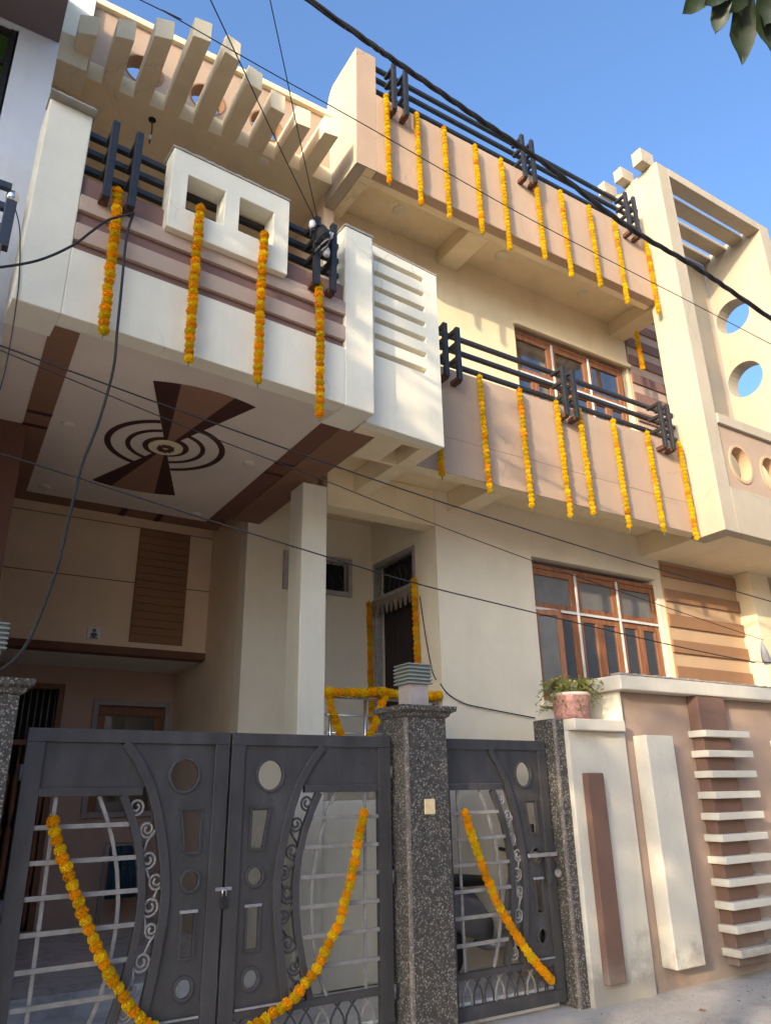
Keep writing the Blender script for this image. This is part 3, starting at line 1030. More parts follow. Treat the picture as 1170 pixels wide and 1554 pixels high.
def leaf(label, x0, wid, flip, tall=1.95):
    k = wid / 1.25
    X = (lambda s: x0 + wid - s * k) if flip else (lambda s: x0 + s * k)
    T = thing('gate_leaf', (x0 + wid / 2, GY, .03), label, 'gate', 'dark grey metal gate leaves')
    fn = lambda a, b, dd: (X(a), GY + dd, b)

    def bx(name, s0, s1, z0, z1, d0, d1, mat='gate_grey', bev=.003):
        xs = sorted((X(s0), X(s1)))
        return MB().box(xs[0], xs[1], GY + d0, GY + d1, z0, z1).build(name, mat, T, bev)
    bx('top_rail', .006, 1.244, 1.872, tall, -.025, .025)
    bx('bottom_rail', .006, 1.244, .04, .125, -.025, .025)
    bx('stile', .006, .108, .126, 1.871, -.025, .025)
    bx('stile', 1.15, 1.244, .126, 1.871, -.025, .025)
    bx('mid_rail', .109, .70, 1.566, 1.612, -.022, .022)
    bx('lower_rail', .109, 1.149, .292, .335, -.022, .022)
    curve = [(.568, 1.871), (.66, 1.76), (.744, 1.621), (.80, 1.47), (.84, 1.316), (.872, 1.16), (.89, 1.014), (.886, .86), (.869, .721), (.845, .55), (.808, .336)]
    # upper sheet
    MB().prism([(.109, 1.613), (.72, 1.613), (.65, 1.74), (.545, 1.87), (.109, 1.87)], -.004, .004, fn).build('upper_sheet', 'gate_grey', T)
    # lock side sheet with holes
    o = [(1.149, .336), (1.149, 1.870)] + curve[:]
    holes = [circ(.958, 1.682, .088, .095, 24), [(1.072, 1.46), (.963, 1.46), (1.002, 1.231), (1.074, 1.231)], circ(1.041, 1.068, .05, .056, 18),
             [(1.078, .894), (1.009, .894), (1.009, .657), (1.078, .657)], circ(1.043, .494, .048, .050, 18)]
    MB().plate(o, holes, -.005, .005, fn).build('lock_sheet', 'gate_grey', T)
    for c_, r0, r1 in ((((.958, 1.682)), .088, .104), ((1.041, 1.068), .048, .066), ((1.043, .494), .046, .064)):
        MB().plate(circ(c_[0], c_[1], r1, r1 * 1.07, 24), [circ(c_[0], c_[1], r0, r0 * 1.07, 24)], -.02, .012, fn).build('ring', 'gate_grey', T, .004)
    for a in ([(1.094, 1.484), (.935, 1.482)], [(1.09, 1.225), (.99, 1.225)], [(1.10, .90), (.99, .90)], [(1.09, .65), (.995, .65)]):
        MB().ribbon(a, .016, fn, -.022, .006).build('trim_strip', 'gate_edge' if a[0][1] in (.90,) else 'gate_grey', T)
    for a in ([(1.086, 1.475), (1.088, 1.232)], [(.952, 1.475), (.99, 1.232)], [(1.089, .891), (1.087, .658)], [(.998, .891), (.998, .658)]):
        MB().ribbon(a, .013, fn, -.018, .006).build('trim_strip', 'gate_grey', T)
    MB().ribbon(curve, .055, fn, -.03, .02).build('curved_bar', 'gate_grey', T, .003)
    MB().ribbon([(1.14, .345), (.83, .345)], .012, fn, -.032, -.022).build('trim_strip', 'gate_edge', T)
    c2 = [(.587, 1.566), (.648, 1.44), (.698, 1.31), (.735, 1.16), (.752, 1.005), (.75, .91), (.744, .826), (.728, .71), (.702, .59), (.672, .47), (.632, .336)]
    MB().ribbon(c2, .045, fn, -.022, .022).build('curved_bar', 'gate_grey', T, .003)
    c3 = [(.451, 1.565), (.51, 1.44), (.559, 1.305), (.60, 1.15), (.623, .996), (.626, .90), (.624, .816), (.612, .70), (.592, .579), (.555, .45), (.505, .336)]
    MB().ribbon(c3, .021, fn, .004, .018).build('thin_curve', 'bar_grey', T)
    MB().ribbon([(.209, 1.565), (.208, .336)], .021, fn, .004, .018).build('upright_bar', 'bar_grey', T)
    for z, se in ((1.40, .66), (1.215, .70), (1.035, .735), (.856, .735), (.68, .71), (.505, .665)):
        MB().ribbon([(.108, z), (se, z + .004)], .026, fn, -.012, .003).build('cross_bar', 'bar_grey', T, .002)
    # scrolls between the two curves

    def scroll(cx, cz, r, st, turns, sgn, tail):
        pts = []
        for q in range(30):
            f = q / 29
            a = st + sgn * f * turns * 2 * math.pi
            rr = r * (1 - .78 * f)
            pts.append((X(cx + rr * math.cos(a)), GY, cz + rr * math.sin(a)))
        head = (X(tail[0]), GY, tail[1])
        p0 = Vector(pts[0])
        mid = (Vector(head) + p0) / 2 + Vector(((.012 * sgn), 0, 0))
        MB().tube([head, mid] + pts, .0085, 5).build('scroll', 'gate_grey' if flip else 'bar_grey', T, smooth=True)
    for cx, cz, r, st, sgn, tail in ((.675, 1.50, .045, math.pi, 1, (.70, 1.36)), (.755, 1.37, .042, 0, -1, (.74, 1.24)), (.775, 1.20, .045, math.pi, 1, (.80, 1.08)),
                                     (.835, 1.08, .042, 0, -1, (.82, .97)), (.81, .945, .048, math.pi, 1, (.80, .80)), (.83, .82, .038, 0, -1, (.80, .70)),
                                     (.79, .66, .046, math.pi, 1, (.74, .52)), (.74, .52, .036, 0, -1, (.72, .42)), (.72, .41, .04, math.pi, 1, (.68, .345))):
        scroll(cx, cz, r * 1.25, st, 1.7, sgn, tail)
    for z in (.30, 1.0, 1.70):
        MB().tube([(X(-.004), GY - .02, z - .045), (X(-.004), GY - .02, z + .045)], .014, 8).build('hinge', 'gate_grey', T, smooth=True)
    # bottom band of crossing curved bars
    nn = 9
    for q in range(nn):
        s0 = .15 + q * .112
        for sg in (1, -1):
            pl = [(s0 + .055 + sg * (.045 - .07 * t + .03 * math.sin(math.pi * t)), .125 + .166 * t) for t in (0, .25, .5, .75, 1)]
            MB().ribbon(pl, .011, fn, -.006 + sg * .004, .004 + sg * .004).build('lattice_bar', 'gate_grey' if q % 3 else 'bar_grey', T)
    return T


L1 = leaf('dark grey gate leaf of the double gate beside the left granite post', .60, 1.25, False)
L2 = leaf('dark grey gate leaf of the double gate beside the lamp-topped granite pillar', 1.856, 1.25, True)
L3 = leaf('narrow single gate leaf with a bolt, between granite pillar and cream wall', 3.54, 1.125, False)
MB().box(4.36, 4.66, GY - .06, GY - .035, 1.055, 1.085).build('bolt', 'bar_grey', L3, .004)
MB().box(4.545, 4.585, GY - .062, GY - .028, .86, 1.05).build('bolt_plate', 'gate_grey', L3, .004)
MB().tube([(4.64, GY - .06, .93), (4.66, GY - .06, .93)], .03, 10).build('bolt_knob', 'bar_grey', L3)
# padlock and chain at the meeting stiles
pl = thing('gate_padlock', (1.853, GY - .04, .95), 'small padlock chained across the seam of the double gate', 'padlock')
MB().box(1.835, 1.872, GY - .055, GY - .032, .90, .96).build('lock_body', 'rail_black', pl, .005)
MB().tube([(1.842, GY - .043, .955), (1.842, GY - .043, 1.0), (1.853, GY - .043, 1.015), (1.865, GY - .043, 1.0), (1.865, GY - .043, .955)], .006, 6).build('shackle', 'steel', pl, smooth=True)
MB().box(1.80, 1.905, GY - .034, GY - .026, 1.0, 1.02).build('hasp', 'gate_edge', pl, .002)


# ------------------------------------------------------------------ granite pillars and lamps
def pillar(label, x0, x1, y0, y1, zt, cap=True):
    T = thing('gate_pillar', ((x0 + x1) / 2, (y0 + y1) / 2, 0), label, 'pillar', 'granite chip gate pillars')
    MB().box(x0, x1, y0, y1, -.05, zt).build('shaft', 'terrazzo', T, .004)
    for (a, b) in ((x0, y0),):
        MB().box(a - .004, a + .022, b - .004, b + .022, 0, zt).build('corner_strip', 'terrazzo_rib', T, .003)
    if cap:
        pr = [(.0, 0), (.02, .012), (.03, .035), (.062, .05), (.066, .085), (.0, .095)]
        cpb = MB()
        for (o0, h0), (o1, h1) in zip(pr, pr[1:]):
            a = [(x0 - o0, y0 - o0, zt + h0), (x1 + o0, y0 - o0, zt + h0), (x1 + o0, y1 + o0, zt + h0), (x0 - o0, y1 + o0, zt + h0)]
            b = [(x0 - o1, y0 - o1, zt + h1), (x1 + o1, y0 - o1, zt + h1), (x1 + o1, y1 + o1, zt + h1), (x0 - o1, y1 + o1, zt + h1)]
            cpb.add(a + b, [(0, 1, 5, 4), (1, 2, 6, 5), (2, 3, 7, 6), (3, 0, 4, 7)])
        cpb.add(b, [(0, 1, 2, 3)])
        cpb.build('moulded_cap', 'terrazzo', T)
    return T


pc = pillar('dark granite chip pillar carrying a small gold nameplate', 3.143, 3.512, 4.80, 5.115, 2.085)
npt = at_y(652.5, 1224.5, 4.79)
MB().box(npt.x - .044, npt.x + .044, 4.786, 4.80, npt.z - .052, npt.z + .052).build('name_plate', 'gold_plate', pc, .003)
pillar('dark granite chip post at the left end of the double gate', .15, .515, 4.80, 5.115, 2.115)
pr3 = pillar('plain granite chip jamb between the single gate and the cream wall', 4.682, 4.79, 4.84, 5.10, 2.13, False)


def lamp(x, y, z, label):
    T = thing('pillar_lamp', (x, y, z), label, 'lamp', 'layered glass lamps on the gate pillars')
    MB().box(x - .085, x + .085, y - .085, y + .085, z, z + .165).build('lamp_post', 'post_pink', T, .005)
    for k in range(5):
        zz = z + .165 + k * .029
        MB().box(x - .112, x + .112, y - .112, y + .112, zz, zz + .012).build('glass_plate', 'lamp_edge', T, .003)
        MB().box(x - .100, x + .100, y - .100, y + .100, zz + .012, zz + .029).build('glass_core', 'lamp_glass', T)
    MB().box(x - .11, x + .11, y - .11, y + .11, z + .3105, z + .32).build('lamp_lid', 'lamp_edge', T, .003)


lamp(3.325, 4.955, 2.18, 'layered greenish glass lamp standing on the nameplate pillar')
lamp(.30, 4.955, 2.21, 'layered greenish glass lamp standing on the left granite post')

# ------------------------------------------------------------------ compound wall
CW = thing('compound_wall', (6.2, 5.0, 0), 'cream and dusty pink compound wall with raised bars and slats', 'wall')
MB().box(4.792, 5.50, 4.80, 5.10, -.05, 2.03).build('wall_body', 'compound_white', CW, .01)
MB().box(4.80, 5.42, 4.715, 5.12, 2.03, 2.125).build('low_coping', 'compound_white', CW, .008)
MB().box(5.502, 11.5, 4.835, 5.30, -.05, 2.395).build('wall_body', 'compound_pink', CW, .006)
MB().box(5.47, 5.50, 4.80, 5.30, 2.13, 2.395).build('wall_return', 'white', CW)
MB().box(5.40, 11.5, 4.69, 5.32, 2.397, 2.53).build('coping', 'compound_white', CW, .012)
mc = MB()
for k in range(150):
    x = 5.40 + k * .04
    mc.box(x, x + .04, 4.69 - random.uniform(0, .008), 4.80, 2.5305, 2.538 + random.random() * .012)
mc.build('coping_edge', 'mortar', CW)
bb_ = MB().box(4.905, 5.10, 4.735, 4.80, .14, 1.685)
bb_.build('raised_bar', 'compound_brown', CW, .008)
for x0 in (5.63, 7.72, 9.2):
    MB().box(x0, x0 + .365, 4.68, 4.835, .17, 2.005).build('raised_panel', 'compound_white', CW, .01)
for x0 in (6.47, 8.55):
    MB().box(x0, x0 + .42, 4.71, 4.835, .10, 2.395).build('slat_column', 'compound_brown', CW, .008)
    for i in range(11):
        zt = 2.068 - i * .1832
        MB().box(x0 - .05, x0 + .64, 4.64, 4.834, zt - .062, zt).build('wall_slat', 'compound_white', CW, .006)
gr = MB()
rg = random.Random(17)
for k in range(900):
    x = rg.uniform(2.6, 9.5)
    y = 4.66 - abs(rg.gauss(0, .5)) if rg.random() < .6 else rg.uniform(2.0, 4.7)
    r_ = rg.uniform(.003, .011) * (2.0 if rg.random() < .05 else 1)
    z = r_ * .5
    a_ = rg.uniform(0, 6.28)
    q = [(x + r_ * math.cos(a_ + j * 2.09), y + r_ * math.sin(a_ + j * 2.09), 0.0005) for j in range(3)]
    gr.add(q + [(x + rg.uniform(-.3, .3) * r_, y + rg.uniform(-.3, .3) * r_, z * 1.6)], [(0, 1, 3), (1, 2, 3), (2, 0, 3)])
gr = gr.build('street_grit', 'grit_brown')
tag(gr, 'loose grit and small stones along the foot of the wall', 'grit')
gr['kind'] = 'stuff'
dl = random.Random(23)
for k in range(5):
    x, y = dl.uniform(4.9, 7.5), dl.uniform(4.0, 4.6)
    d = Vector((math.cos(k * 2.3), math.sin(k * 2.3), .12)).normalized()
    lf = MB()
    t_ = Vector((-d.y, d.x, 0))
    c = Vector((x, y, .006))
    lf.add([c, c + d * .04 + t_ * .018 + Vector((0, 0, .006)), c + d * .09, c + d * .04 - t_ * .018 + Vector((0, 0, .01)), c + d * .045], [(0, 1, 4), (1, 2, 4), (2, 3, 4), (3, 0, 4)])
    tag(lf.build('dry_leaf', 'leaf_olive', None, fix=False), 'small curled dry leaf lying on the street near the compound wall', 'leaf', 'dry leaves on the street')

# flower pot on the low coping
pp_ = at_y(868, 1084, 5.0)
FP = thing('flower_pot', (pp_.x, 5.0, 2.126), 'pink patterned flower pot with a wispy plant on the low coping', 'flower pot')
MB().lathe([(.145, 0), (.158, .06), (.170, .19), (.176, .21), (.178, .235), (.160, .235), (.152, .21)], (pp_.x, 5.0, 2.126), 24).build('pot', 'pot_pink', FP, smooth=True)
MB().lathe([(.179, .218), (.183, .235), (.176, .246), (.160, .240)], (pp_.x, 5.0, 2.126), 24).build('pot_rim', 'pot_rim', FP, smooth=True)
sm, lfy, lfo = MB(), MB(), MB()
rr_ = random.Random(5)
for k in range(120):
    a = rr_.uniform(0, 6.28)
    out = rr_.uniform(.12, .29)
    hgt = rr_.uniform(-.17, .10) if rr_.random() < .5 else rr_.uniform(.0, .14)
    b0 = Vector((pp_.x + .06 * math.cos(a), 5.0 + .06 * math.sin(a), 2.126 + .22))
    e = b0 + Vector((out * math.cos(a), out * math.sin(a) * .8, hgt))
    mdp = (b0 + e) / 2 + Vector((0, 0, .10))
    sm.tube([b0, mdp, e], .0022, 4)
    for j in range(12):
        f = rr_.uniform(.3, 1.0)
        c = b0.lerp(mdp, f * 2) if f < .5 else mdp.lerp(e, (f - .5) * 2)
        c = c + Vector((rr_.uniform(-.02, .02), rr_.uniform(-.02, .02), rr_.uniform(-.02, .02)))
        d = Vector((rr_.uniform(-1, 1), rr_.uniform(-1, 1), rr_.uniform(-.4, 1))).normalized()
        t = d.orthogonal().normalized()
        l_ = rr_.uniform(.018, .042)
        (lfy if rr_.random() < .6 else lfo).add([c, c + d * l_ * .5 + t * l_ * .28, c + d * l_, c + d * l_ * .5 - t * l_ * .28], [(0, 1, 2, 3)])
sm.build('plant_stems', 'stem', FP)
o = lfy.build('leaves_yellow', 'leaf_yellow', FP, fix=False); o['kind'] = 'stuff'
o = lfo.build('leaves_olive', 'leaf_olive', FP, fix=False); o['kind'] = 'stuff'

# ------------------------------------------------------------------ parked motor scooter behind the single gate
SC = thing('parked_scooter', (4.0, 5.5, .14), 'grey scooter with red tail lamp parked behind the single gate', 'scooter')
SF = frame(3.72, 5.52, 8)


def loft(secs, mat, name, parent, seg=14):
    vs = []
    for (s, z, hw, hh) in secs:
        for k in range(seg):
            a = 2 * math.pi * k / seg
            vs.append(SF(s, hw * math.cos(a), z + hh * math.sin(a)))
    n = len(secs)
    fs = [(i * seg + k, i * seg + (k + 1) % seg, (i + 1) * seg + (k + 1) % seg, (i + 1) * seg + k) for i in range(n - 1) for k in range(seg)]
    fs += [tuple(range(seg)), tuple((n - 1) * seg + k for k in range(seg))]
    return MB().add(vs, fs).build(name, mat, parent, smooth=True)


loft([(.02, .70, .05, .05), (.10, .70, .12, .12), (.30, .66, .15, .17), (.55, .60, .14, .18), (.70, .50, .12, .12)], 'scooter_grey', 'rear_body', SC)
loft([(.08, .86, .08, .02), (.15, .87, .12, .045), (.45, .86, .13, .05), (.72, .84, .11, .04), (.78, .82, .05, .02)], 'rubber', 'seat', SC)
loft([(-.01, .70, .035, .03), (.03, .71, .085, .045), (.09, .71, .10, .04)], 'red_plastic', 'tail_lamp', SC)
loft([(.70, .36, .14, .04), (1.0, .34, .14, .035), (1.1, .40, .15, .05)], 'scooter_grey', 'footboard', SC)
loft([(1.08, .38, .17, .06), (1.16, .60, .18, .10), (1.20, .85, .13, .10), (1.16, 1.02, .09, .07)], 'scooter_grey', 'front_apron', SC)
for s_ in (.22, 1.30):
    ww = MB()
    ring = []
    for q in range(25):
        a = 2 * math.pi * q / 24
        ring.append(SF(s_ + .17 * math.cos(a), 0, .14 + .225 + .17 * math.sin(a)))
    ww.tube(ring, .052, 10, False)
    wl = ww.build('wheel', 'rubber', SC, smooth=True)
    MB().add([SF(s_ + .13 * math.cos(2 * math.pi * q / 16), -.02, .365 + .13 * math.sin(2 * math.pi * q / 16)) for q in range(16)] +
             [SF(s_ + .13 * math.cos(2 * math.pi * q / 16), .02, .365 + .13 * math.sin(2 * math.pi * q / 16)) for q in range(16)],
             [tuple(range(16)), tuple(range(16, 32))] + [(q, (q + 1) % 16, 16 + (q + 1) % 16, 16 + q) for q in range(16)]).build('wheel_rim', 'scooter_grey', wl)
MB().tube([SF(1.12, -.32, 1.08), SF(1.16, -.1, 1.05), SF(1.16, .1, 1.05), SF(1.12, .32, 1.08)], .016, 8).build('handlebar', 'rubber', SC, smooth=True)
MB().tube([SF(1.30, 0, .365), SF(1.16, 0, 1.02)], .028, 8).build('steering_column', 'scooter_grey', SC, smooth=True)
MB().box(-.03, -.02, -.08, .08, .46, .58, SF).build('number_plate', 'white_plastic', SC, .002)
MB().tube([SF(1.12, -.2, 1.07), SF(1.08, -.26, 1.22)], .006, 6).build('mirror_stem', 'rubber', SC)
MB().box(1.06, 1.075, -.32, -.20, 1.20, 1.28, SF).build('mirror', 'rubber', SC, .008)
MB().tube([SF(.45, .10, .30), SF(.48, .2, .16)], .012, 6).build('stand', 'rubber', SC)

bc = MB()
for k in range(14):
    x0 = 2.09 + k * .0255
    bc.tube([(x0, 9.02 + .02 * math.sin(k * 1.9), .56), (x0 + .005, 9.02 + .02 * math.sin(k * 1.9 + .5), .8), (x0, 9.02 + .02 * math.sin(k * 1.9), 1.07)], .020, 6)
tag(bc.build('hanging_cloth', 'cloth_blue', None, smooth=True), 'dark blue cloth hanging under the porch behind the double gate', 'cloth')
st_ = thing('folding_stand', (2.25, 9.02, .28), 'thin metal drying stand under the porch', 'stand')
for x in (2.02, 2.50):
    MB().tube([(x, 8.92, .281), (x, 9.02, 1.085)], .009, 6).build('leg', 'bar_grey', st_)
    MB().tube([(x, 9.12, .281), (x, 9.02, 1.085)], .009, 6).build('leg', 'bar_grey', st_)
MB().tube([(2.02, 9.02, 1.095), (2.50, 9.02, 1.095)], .009, 6).build('rail', 'bar_grey', st_)

# ------------------------------------------------------------------ neighbour and opposite buildings
NB = thing('neighbour_house', (-3, 6.5, 0), 'bluish white neighbouring house wall with a green glass window', 'house')
m = MB().box(-8, -1.0, 4.75, 12, 0, 7.0).box(-1.0, -.20, 4.75, 12, 0, 6.0).box(-1.0, -.20, 4.75, 12, 6.95, 7.0).box(-.20, .085, 4.75, 5.88, 3.9, 7.0).box(-.20, -.19, 4.75, 12, 6.0, 6.95)
m.build('house_wall', 'neighbour_white', NB)
MB().box(-8, .08, 3.6, 4.749, 7.0, 7.16).build('roof_overhang', 'neighbour_grey', NB, .008)
MB().box(-8, .08, 4.0, 12, 7.162, 8.5).build('shade_block', 'neighbour_white', NB)  # unseen block added above the overhang to shade the leftmost pergola fins
nwf = MB().box(-1.0, -.955, 4.76, 4.84, 6.0, 6.95).box(-.245, -.20, 4.76, 4.84, 6.0, 6.95)
for z in (6.0, 6.3, 6.6, 6.905):
    nwf.box(-.955, -.245, 4.77, 4.83, z, z + .045)
nwf = nwf.build('window', 'rail_black', NB, .004)
for z in (6.045, 6.345, 6.645):
    MB().box(-.955, -.245, 4.80, 4.81, z, z + .255).build('window_pane', 'pane_green', nwf)
MB().box(-6, -.02, 4.30, 4.42, 3.75, 4.72).build('balcony_wall', 'neighbour_grey', NB, .01)
rb = MB()
for z in (4.86, 5.02, 5.18):
    rb.box(-6, -.03, 4.33, 4.37, z - .025, z + .025)
rb = rb.build('balcony_rail', 'rail_blue', NB, .004)
pb = at_y(18, 303, 4.35)
for x in (pb.x, -1.5, -3.0):
    MB().box(x - .032, x + .032, 4.32, 4.385, 4.72, pb.z - .02).build('rail_post', 'rail_blue', rb, .006)
    MB().lathe([(.02, -.02), (.036, .0), (.04, .025), (.03, .055), (.008, .068)], (x, 4.352, pb.z), 14).build('post_ball', 'steel', rb, smooth=True)

# house across the street, behind the viewer
OH = thing('opposite_house', (4, -9, 0), 'plain beige house across the street', 'house')
MB().box(-3, 13, -15, -6, 0, 6.4).build('house_wall', 'opposite', OH)
OH2 = thing('opposite_house', (22, -9, 0), 'taller beige house further along across the street', 'house')
MB().box(14, 44, -15, -6, 0, 8.5).build('house_wall', 'opposite', OH2)
MB().box(13.8, 44.2, -15, -5.6, 8.5, 8.65).build('roof_slab', 'opposite', OH2)
MB().box(-3.2, 13.2, -15, -5.6, 6.4, 6.55).build('roof_slab', 'opposite', OH)
for x in (-1.5, 2, 5.5, 9):
    for z in (1.1, 4.2):
        w_ = MB().box(x, x + 1.5, -6.02, -5.96, z, z + 1.3).build('window', 'wood', OH)
        MB().box(x + .08, x + 1.42, -5.959, -5.954, z + .08, z + 1.22).build('window_pane', 'pane_glass', w_)


# ------------------------------------------------------------------ trees
def leaf_add(m, c, d, n, l, w_):
    t = d.cross(n).normalized()
    p = [c, c + d * l * .3 + t * w_ * .5, c + d * l * .62 + t * w_ * .42, c + d * l, c + d * l * .62 - t * w_ * .42, c + d * l * .3 - t * w_ * .5]
    md_ = c + d * l * .5 - n * w_ * .12
    m.add(p + [md_], [(0, 1, 6), (1, 2, 6), (2, 3, 6), (3, 4, 6), (4, 5, 6), (5, 0, 6)])


def tree(label, base, limbs, crown_c, crown_r, n, seed, l=.15, sp=.17, boxy=False):
    T = thing('street_tree', base, label, 'tree', None)
    rn = random.Random(seed)
    top = Vector(crown_c)
    b = Vector(base)
    pts = [b + (top - b) * f + Vector((.12 * math.sin(f * 5), .1 * math.cos(f * 4) - .1, 0)) for f in (0, .25, .5, .75, 1)]
    MB().tube(pts, .1, 10, rad=[.17, .13, .11, .08, .04]).build('trunk', 'bark', T, smooth=True)
    lv, tw = MB(), MB()
    clumps = []
    for k in range(limbs):
        d = Vector((rn.gauss(0, 1), rn.gauss(0, 1), rn.gauss(0, 1))).normalized() * rn.uniform(.35, 1.0)
        if boxy:
            while True:
                d = Vector((rn.uniform(-1, 1), rn.uniform(-1, 1), rn.uniform(-1, 1)))
                if abs(d.x) ** 4 + abs(d.y) ** 4 + abs(d.z) ** 4 < 1:
                    break
        e = top + Vector((d.x * crown_r[0], d.y * crown_r[1], d.z * crown_r[2]))
        s_ = pts[3].lerp(pts[4], rn.random())
        tw.tube([s_, (s_ + e) / 2 + Vector((0, 0, .12)), e], .02, 5, rad=[.03, .02, .006])
        clumps.append(e)
    for k in range(n):
        c = rn.choice(clumps) + Vector((rn.gauss(0, sp), rn.gauss(0, sp), rn.gauss(0, sp * .9)))
        d = Vector((rn.gauss(0, 1), rn.gauss(0, 1), rn.gauss(-.5, .8))).normalized()
        nn = d.orthogonal().normalized()
        leaf_add(lv, c, d, nn, l * rn.uniform(.7, 1.2), l * .3)
    tw.build('branches', 'bark', T, smooth=True)
    o = lv.build('crown', 'leaf_green', T, fix=False)
    o['kind'] = 'stuff'
    return T


tree('broad dense tree added out of view to shade the left balcony', (-6.9, 1.2, 0), 240, (-6.7, 1.05, 5.25), (1.7, 1.25, 3.55), 15000, 21, .28, .24, True)  # unseen tree, crown sized and boxed to keep sun off the left balcony
tree('slender leafy street tree standing across the lane', (-6.2, -1.75, 0), 46, (-6.1, -1.5, 5.2), (1.6, .95, 1.65), 4300, 11, .17, .13, True)
T2 = tree('mango tree whose leaves hang into view overhead', (3.2, -2.6, 0), 34, (3.4, -2.0, 4.4), (1.2, .9, 1.0), 1500, 12, .17)


def broad_leaf(m, c, d, n, l, wd):
    t = d.cross(n).normalized()
    N = 9
    prof = [0, .34, .66, .88, 1.0, .97, .82, .52, 0]
    vs, fs = [], []
    for i in range(N):
        f = i / (N - 1)
        mid = c + d * l * f - n * (l * .10 * math.sin(math.pi * f) - l * .05 * f * f)
        hw = prof[i] * wd * .5
        wav = .006 * math.sin(i * 2.1)
        vs += [mid + t * hw + n * (hw * .35 + wav), mid, mid - t * hw + n * (hw * .35 - wav)]
    for i in range(N - 1):
        a = i * 3
        fs += [(a, a + 3, a + 4, a + 1), (a + 1, a + 4, a + 5, a + 2)]
    m.add(vs, fs)


# the drooping twig that shows against the sky
tw, lv = MB(), MB()
dist = 2.05
Q = lambda px, py, dd=dist: CAM + ray(px, py).normalized() * dd
tw.tube([(3.2, -1.7, 4.5), (2.4, -.3, 4.1), Q(1230, -95), Q(1150, -40)], .01, 6, rad=[.025, .016, .009, .004])
tw.build('twig', 'bark', T2, smooth=True)
tw2 = MB()
for (a, b, wd) in (((1100, -45), (1035, 22), .055), ((1110, -40), (1086, 52), .05), ((1135, -35), (1125, 99), .062), ((1160, -40), (1172, 84), .055), ((1125, -40), (1068, 8), .05), ((1185, -30), (1160, 40), .05), ((1150, -45), (1106, 20), .05)):
    c = Q(*a); e = Q(*b, dist - .05)
    d = e - c
    l_ = d.length
    d.normalize()
    nv = (CAM - c).normalized()
    nv = (nv - d * nv.dot(d)).normalized()
    nv = (nv + d.cross(nv) * random.uniform(-.5, .5)).normalized()
    broad_leaf(lv, c, d, nv, l_, wd * .9)
    tw2.tube([c - d * .05, c], .0025, 5)
lv.build('hanging_leaves', 'leaf_shaded', T2, smooth=True, fix=False)
tw2.build('leaf_stalks', 'leaf_shaded', T2)

# ------------------------------------------------------------------ overhead wires
def smooth_pts(pts, n=8):
    pts = [Vector(p) for p in pts]
    out = []
    for i in range(len(pts) - 1):
        p0 = pts[max(i - 1, 0)]; p1 = pts[i]; p2 = pts[i + 1]; p3 = pts[min(i + 2, len(pts) - 1)]
        for k in range(n):
            t = k / n
            out.append(.5 * ((2 * p1) + (p2 - p0) * t + (2 * p0 - 5 * p1 + 4 * p2 - p3) * t * t + (3 * p1 - p0 - 3 * p2 + p3) * t ** 3))
    out.append(pts[-1])
    return out


def wire(label, px, y, r, mat='cable', ext=3.0, name='overhead_wire', extl=True):
    pts = [at_y(a, b, y) for a, b in px]
    if extl:
        pts = [pts[0] + (pts[0] - pts[1]).normalized() * ext] + pts
    pts = pts + [pts[-1] + (pts[-1] - pts[-2]).normalized() * ext]
    return tag(MB().tube(smooth_pts(pts), r, 6).build(name, mat, None, smooth=True), label, 'wire')


big = [at_y(a, b, 2.7) for a, b in ((470, 0), (600, 92), (720, 175), (830, 250), (950, 342), (1060, 408), (1170, 483))]
big = [big[0] + (big[0] - big[1]).normalized() * 3] + big + [big[-1] + (big[-1] - big[-2]).normalized() * 3]
big = smooth_pts(big, 26)
BC = thing('twisted_cable', big[len(big) // 2], 'thick black twisted cable crossing in front of the top parapet', 'cable')
for k in range(3):
    pts = []
    for i, p in enumerate(big):
        t = (big[min(i + 1, len(big) - 1)] - big[max(i - 1, 0)]).normalized()
        a = t.cross(Vector((0, 1, 0))).normalized()
        b = t.cross(a)
        ph = i * .36 + k * 2.094
        pts.append(p + (a * math.cos(ph) + b * math.sin(ph)) * .0095)
    MB().tube(pts, .0100, 6).build('strand', 'cable', BC, smooth=True)
wire('thin wire slanting across the sky below the twisted cable', ((215, 0), (250, 17), (400, 103), (550, 187), (801, 330), (1040, 454), (1170, 522)), 3.3, .0036)
wire('thin black wire passing over the ground floor window', ((0, 524), (300, 633), (580, 732), (770, 794), (920, 841), (1170, 913)), 3.4, .0042)
wire('thin pale wire running just below the black one to the hanging bag', ((0, 531), (300, 655), (480, 724), (620, 780), (805, 850), (1006, 920), (1148, 968)), 3.45, .003, 'cable_grey', .02)
wire('sagging wire crossing the white porch column at mid height', ((0, 688), (118, 725), (300, 784), (496, 845), (633, 886), (770, 920), (1000, 975), (1139, 1004), (1170, 1006)), 3.3, .0038)
J = Vector(LBf(2.0, -.10, 5.72))
for (a, b), nm in (((320, 0), 'left'), ((410, 0), 'right')):
    e = at_y(a, b, 3.2)
    e2 = e + (e - J).normalized() * 3
    tag(MB().tube(smooth_pts([J, J.lerp(e, .5) + Vector((0, 0, -.02)), e, e2], 6), .004, 6).build('service_wire', 'cable', None, smooth=True),
        'steep service wire rising from the balcony cable joint, ' + ('the slanting one' if nm == 'left' else 'the nearly upright one'), 'wire')
tag(MB().tube(smooth_pts([at_y(a, b, 4.08) for a, b in ((203, 322), (192, 360), (184, 440), (178, 500), (172, 560), (150, 640), (126, 700), (116, 740), (104, 790), (90, 850), (70, 910), (45, 970), (18, 1005), (-20, 1030))], 6), .0085, 7).build('drop_cable', 'cable_grey', None, smooth=True),
    'dark loose cable dangling from the balcony bracket down to the gate post', 'cable')
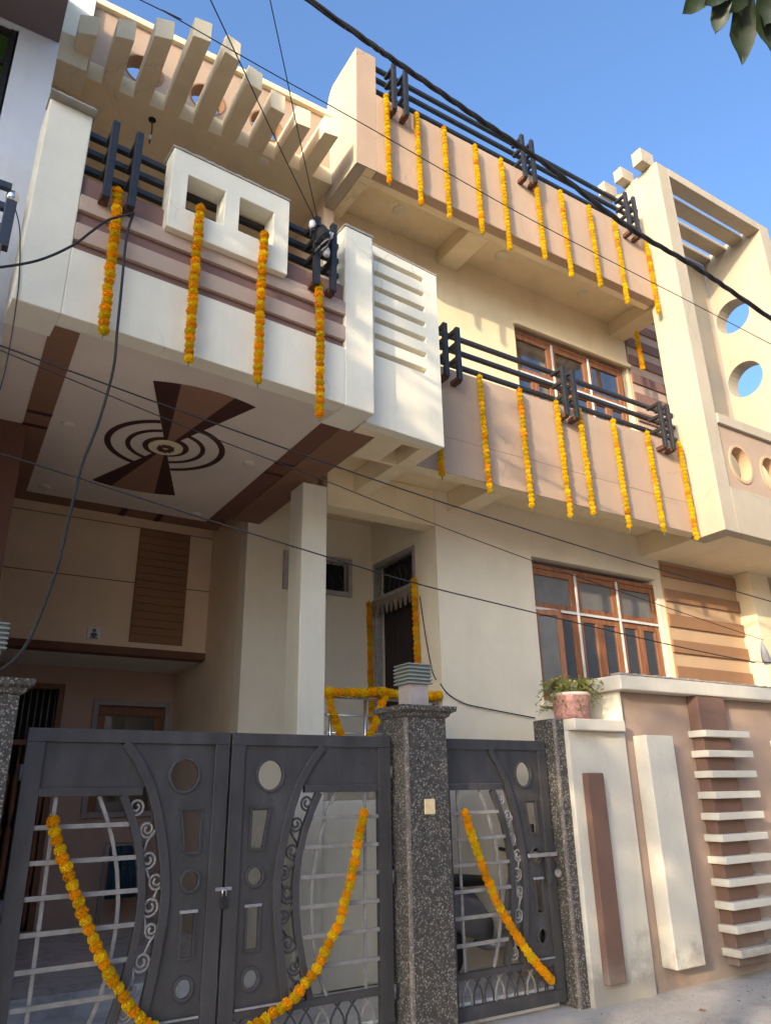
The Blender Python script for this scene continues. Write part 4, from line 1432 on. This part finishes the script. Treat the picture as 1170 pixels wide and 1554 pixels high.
tag(MB().tube(smooth_pts([at_y(a, b, 4.06) for a, b in ((-60, 408), (0, 405), (60, 394), (110, 372), (140, 350), (165, 333), (203, 323))], 6), .008, 7).build('side_cable', 'cable_grey', None, smooth=True),
    'dark cable looping from the neighbour to the balcony bracket', 'cable')
tag(MB().tube(smooth_pts([at_y(a, b, 4.2) for a, b in ((22, 312), (30, 350), (29, 420), (22, 480), (12, 540), (0, 590), (-20, 640))], 6), .004, 5).build('thin_drop_wire', 'cable', None, smooth=True),
    'hair-thin wire hanging beside the neighbour rail post', 'wire')
wd_ = [at_x(637, 905, 4.245), at_x(645, 960, 4.245), at_x(655, 1015, 4.245), at_x(662, 1032, 4.245)]
tag(MB().tube(smooth_pts(wd_, 5), .005, 5).build('bulb_cord', 'cable_grey', None, smooth=True), 'thin cord with a bulb beside the entrance door', 'wire')
wd_ = [at_y(a, b, 5.83) for a, b in ((668, 1038), (682, 1055), (705, 1068), (730, 1074), (770, 1082), (812, 1090))]
tag(MB().tube(smooth_pts(wd_, 5), .006, 5).build('wall_cord', 'cable_grey', None, smooth=True), 'grey cord lying along the plain wall towards the flower pot', 'wire')

# cable joint bundle on the balcony bracket
CJ = thing('cable_joint', J, 'tangled black cable joint with white insulators on the balcony bracket', 'cable joint')
rj = random.Random(9)
for k in range(9):
    c = J + Vector((rj.uniform(-.03, .05), rj.uniform(-.05, .0), rj.uniform(-.2, -.02)))
    ra = rj.uniform(.04, .085)
    ax = Vector((rj.uniform(-1, 1), rj.uniform(-1, 1), rj.uniform(-1, 1))).normalized()
    u = ax.orthogonal().normalized(); v = ax.cross(u)
    MB().tube([c + (u * math.cos(q * .39) + v * math.sin(q * .39) * rj.uniform(.8, 1.1)) * ra for q in range(17)], .006, 5).build('wire_coil', 'cable' if k % 3 else 'bar_grey', CJ, smooth=True)
for dx, dz in ((-.075, .0), (.085, -.03), (.05, -.21)):
    MB().lathe([(.012, -.04), (.026, -.03), (.03, 0), (.024, .03), (.01, .04)], (J.x + dx, J.y - .02, J.z + dz), 10).build('insulator', 'white_plastic', CJ, smooth=True)
MB().lathe([(.02, -.1), (.05, -.08), (.06, -.02), (.05, .03), (.02, .05)], (J.x + .01, J.y - .03, J.z - .06), 12).build('tape_bundle', 'cable_grey', CJ, smooth=True)
bp_ = at_y(1155, 972, 3.45)
bg_ = MB().tube([bp_, bp_ + Vector((.0, 0, -.03)), bp_ + Vector((.01, 0, -.09)), bp_ + Vector((.02, 0, -.15)), bp_ + Vector((.025, 0, -.19))], .03, 10, rad=[.004, .012, .028, .034, .022])
tag(bg_.build('plastic_bag', 'bag', None, smooth=True), 'crumpled plastic bag hanging from the wire at the striped wall', 'bag')

# ------------------------------------------------------------------ tidy up helper properties
for o in bpy.data.objects:
    if '_base' in o:
        del o['_base']
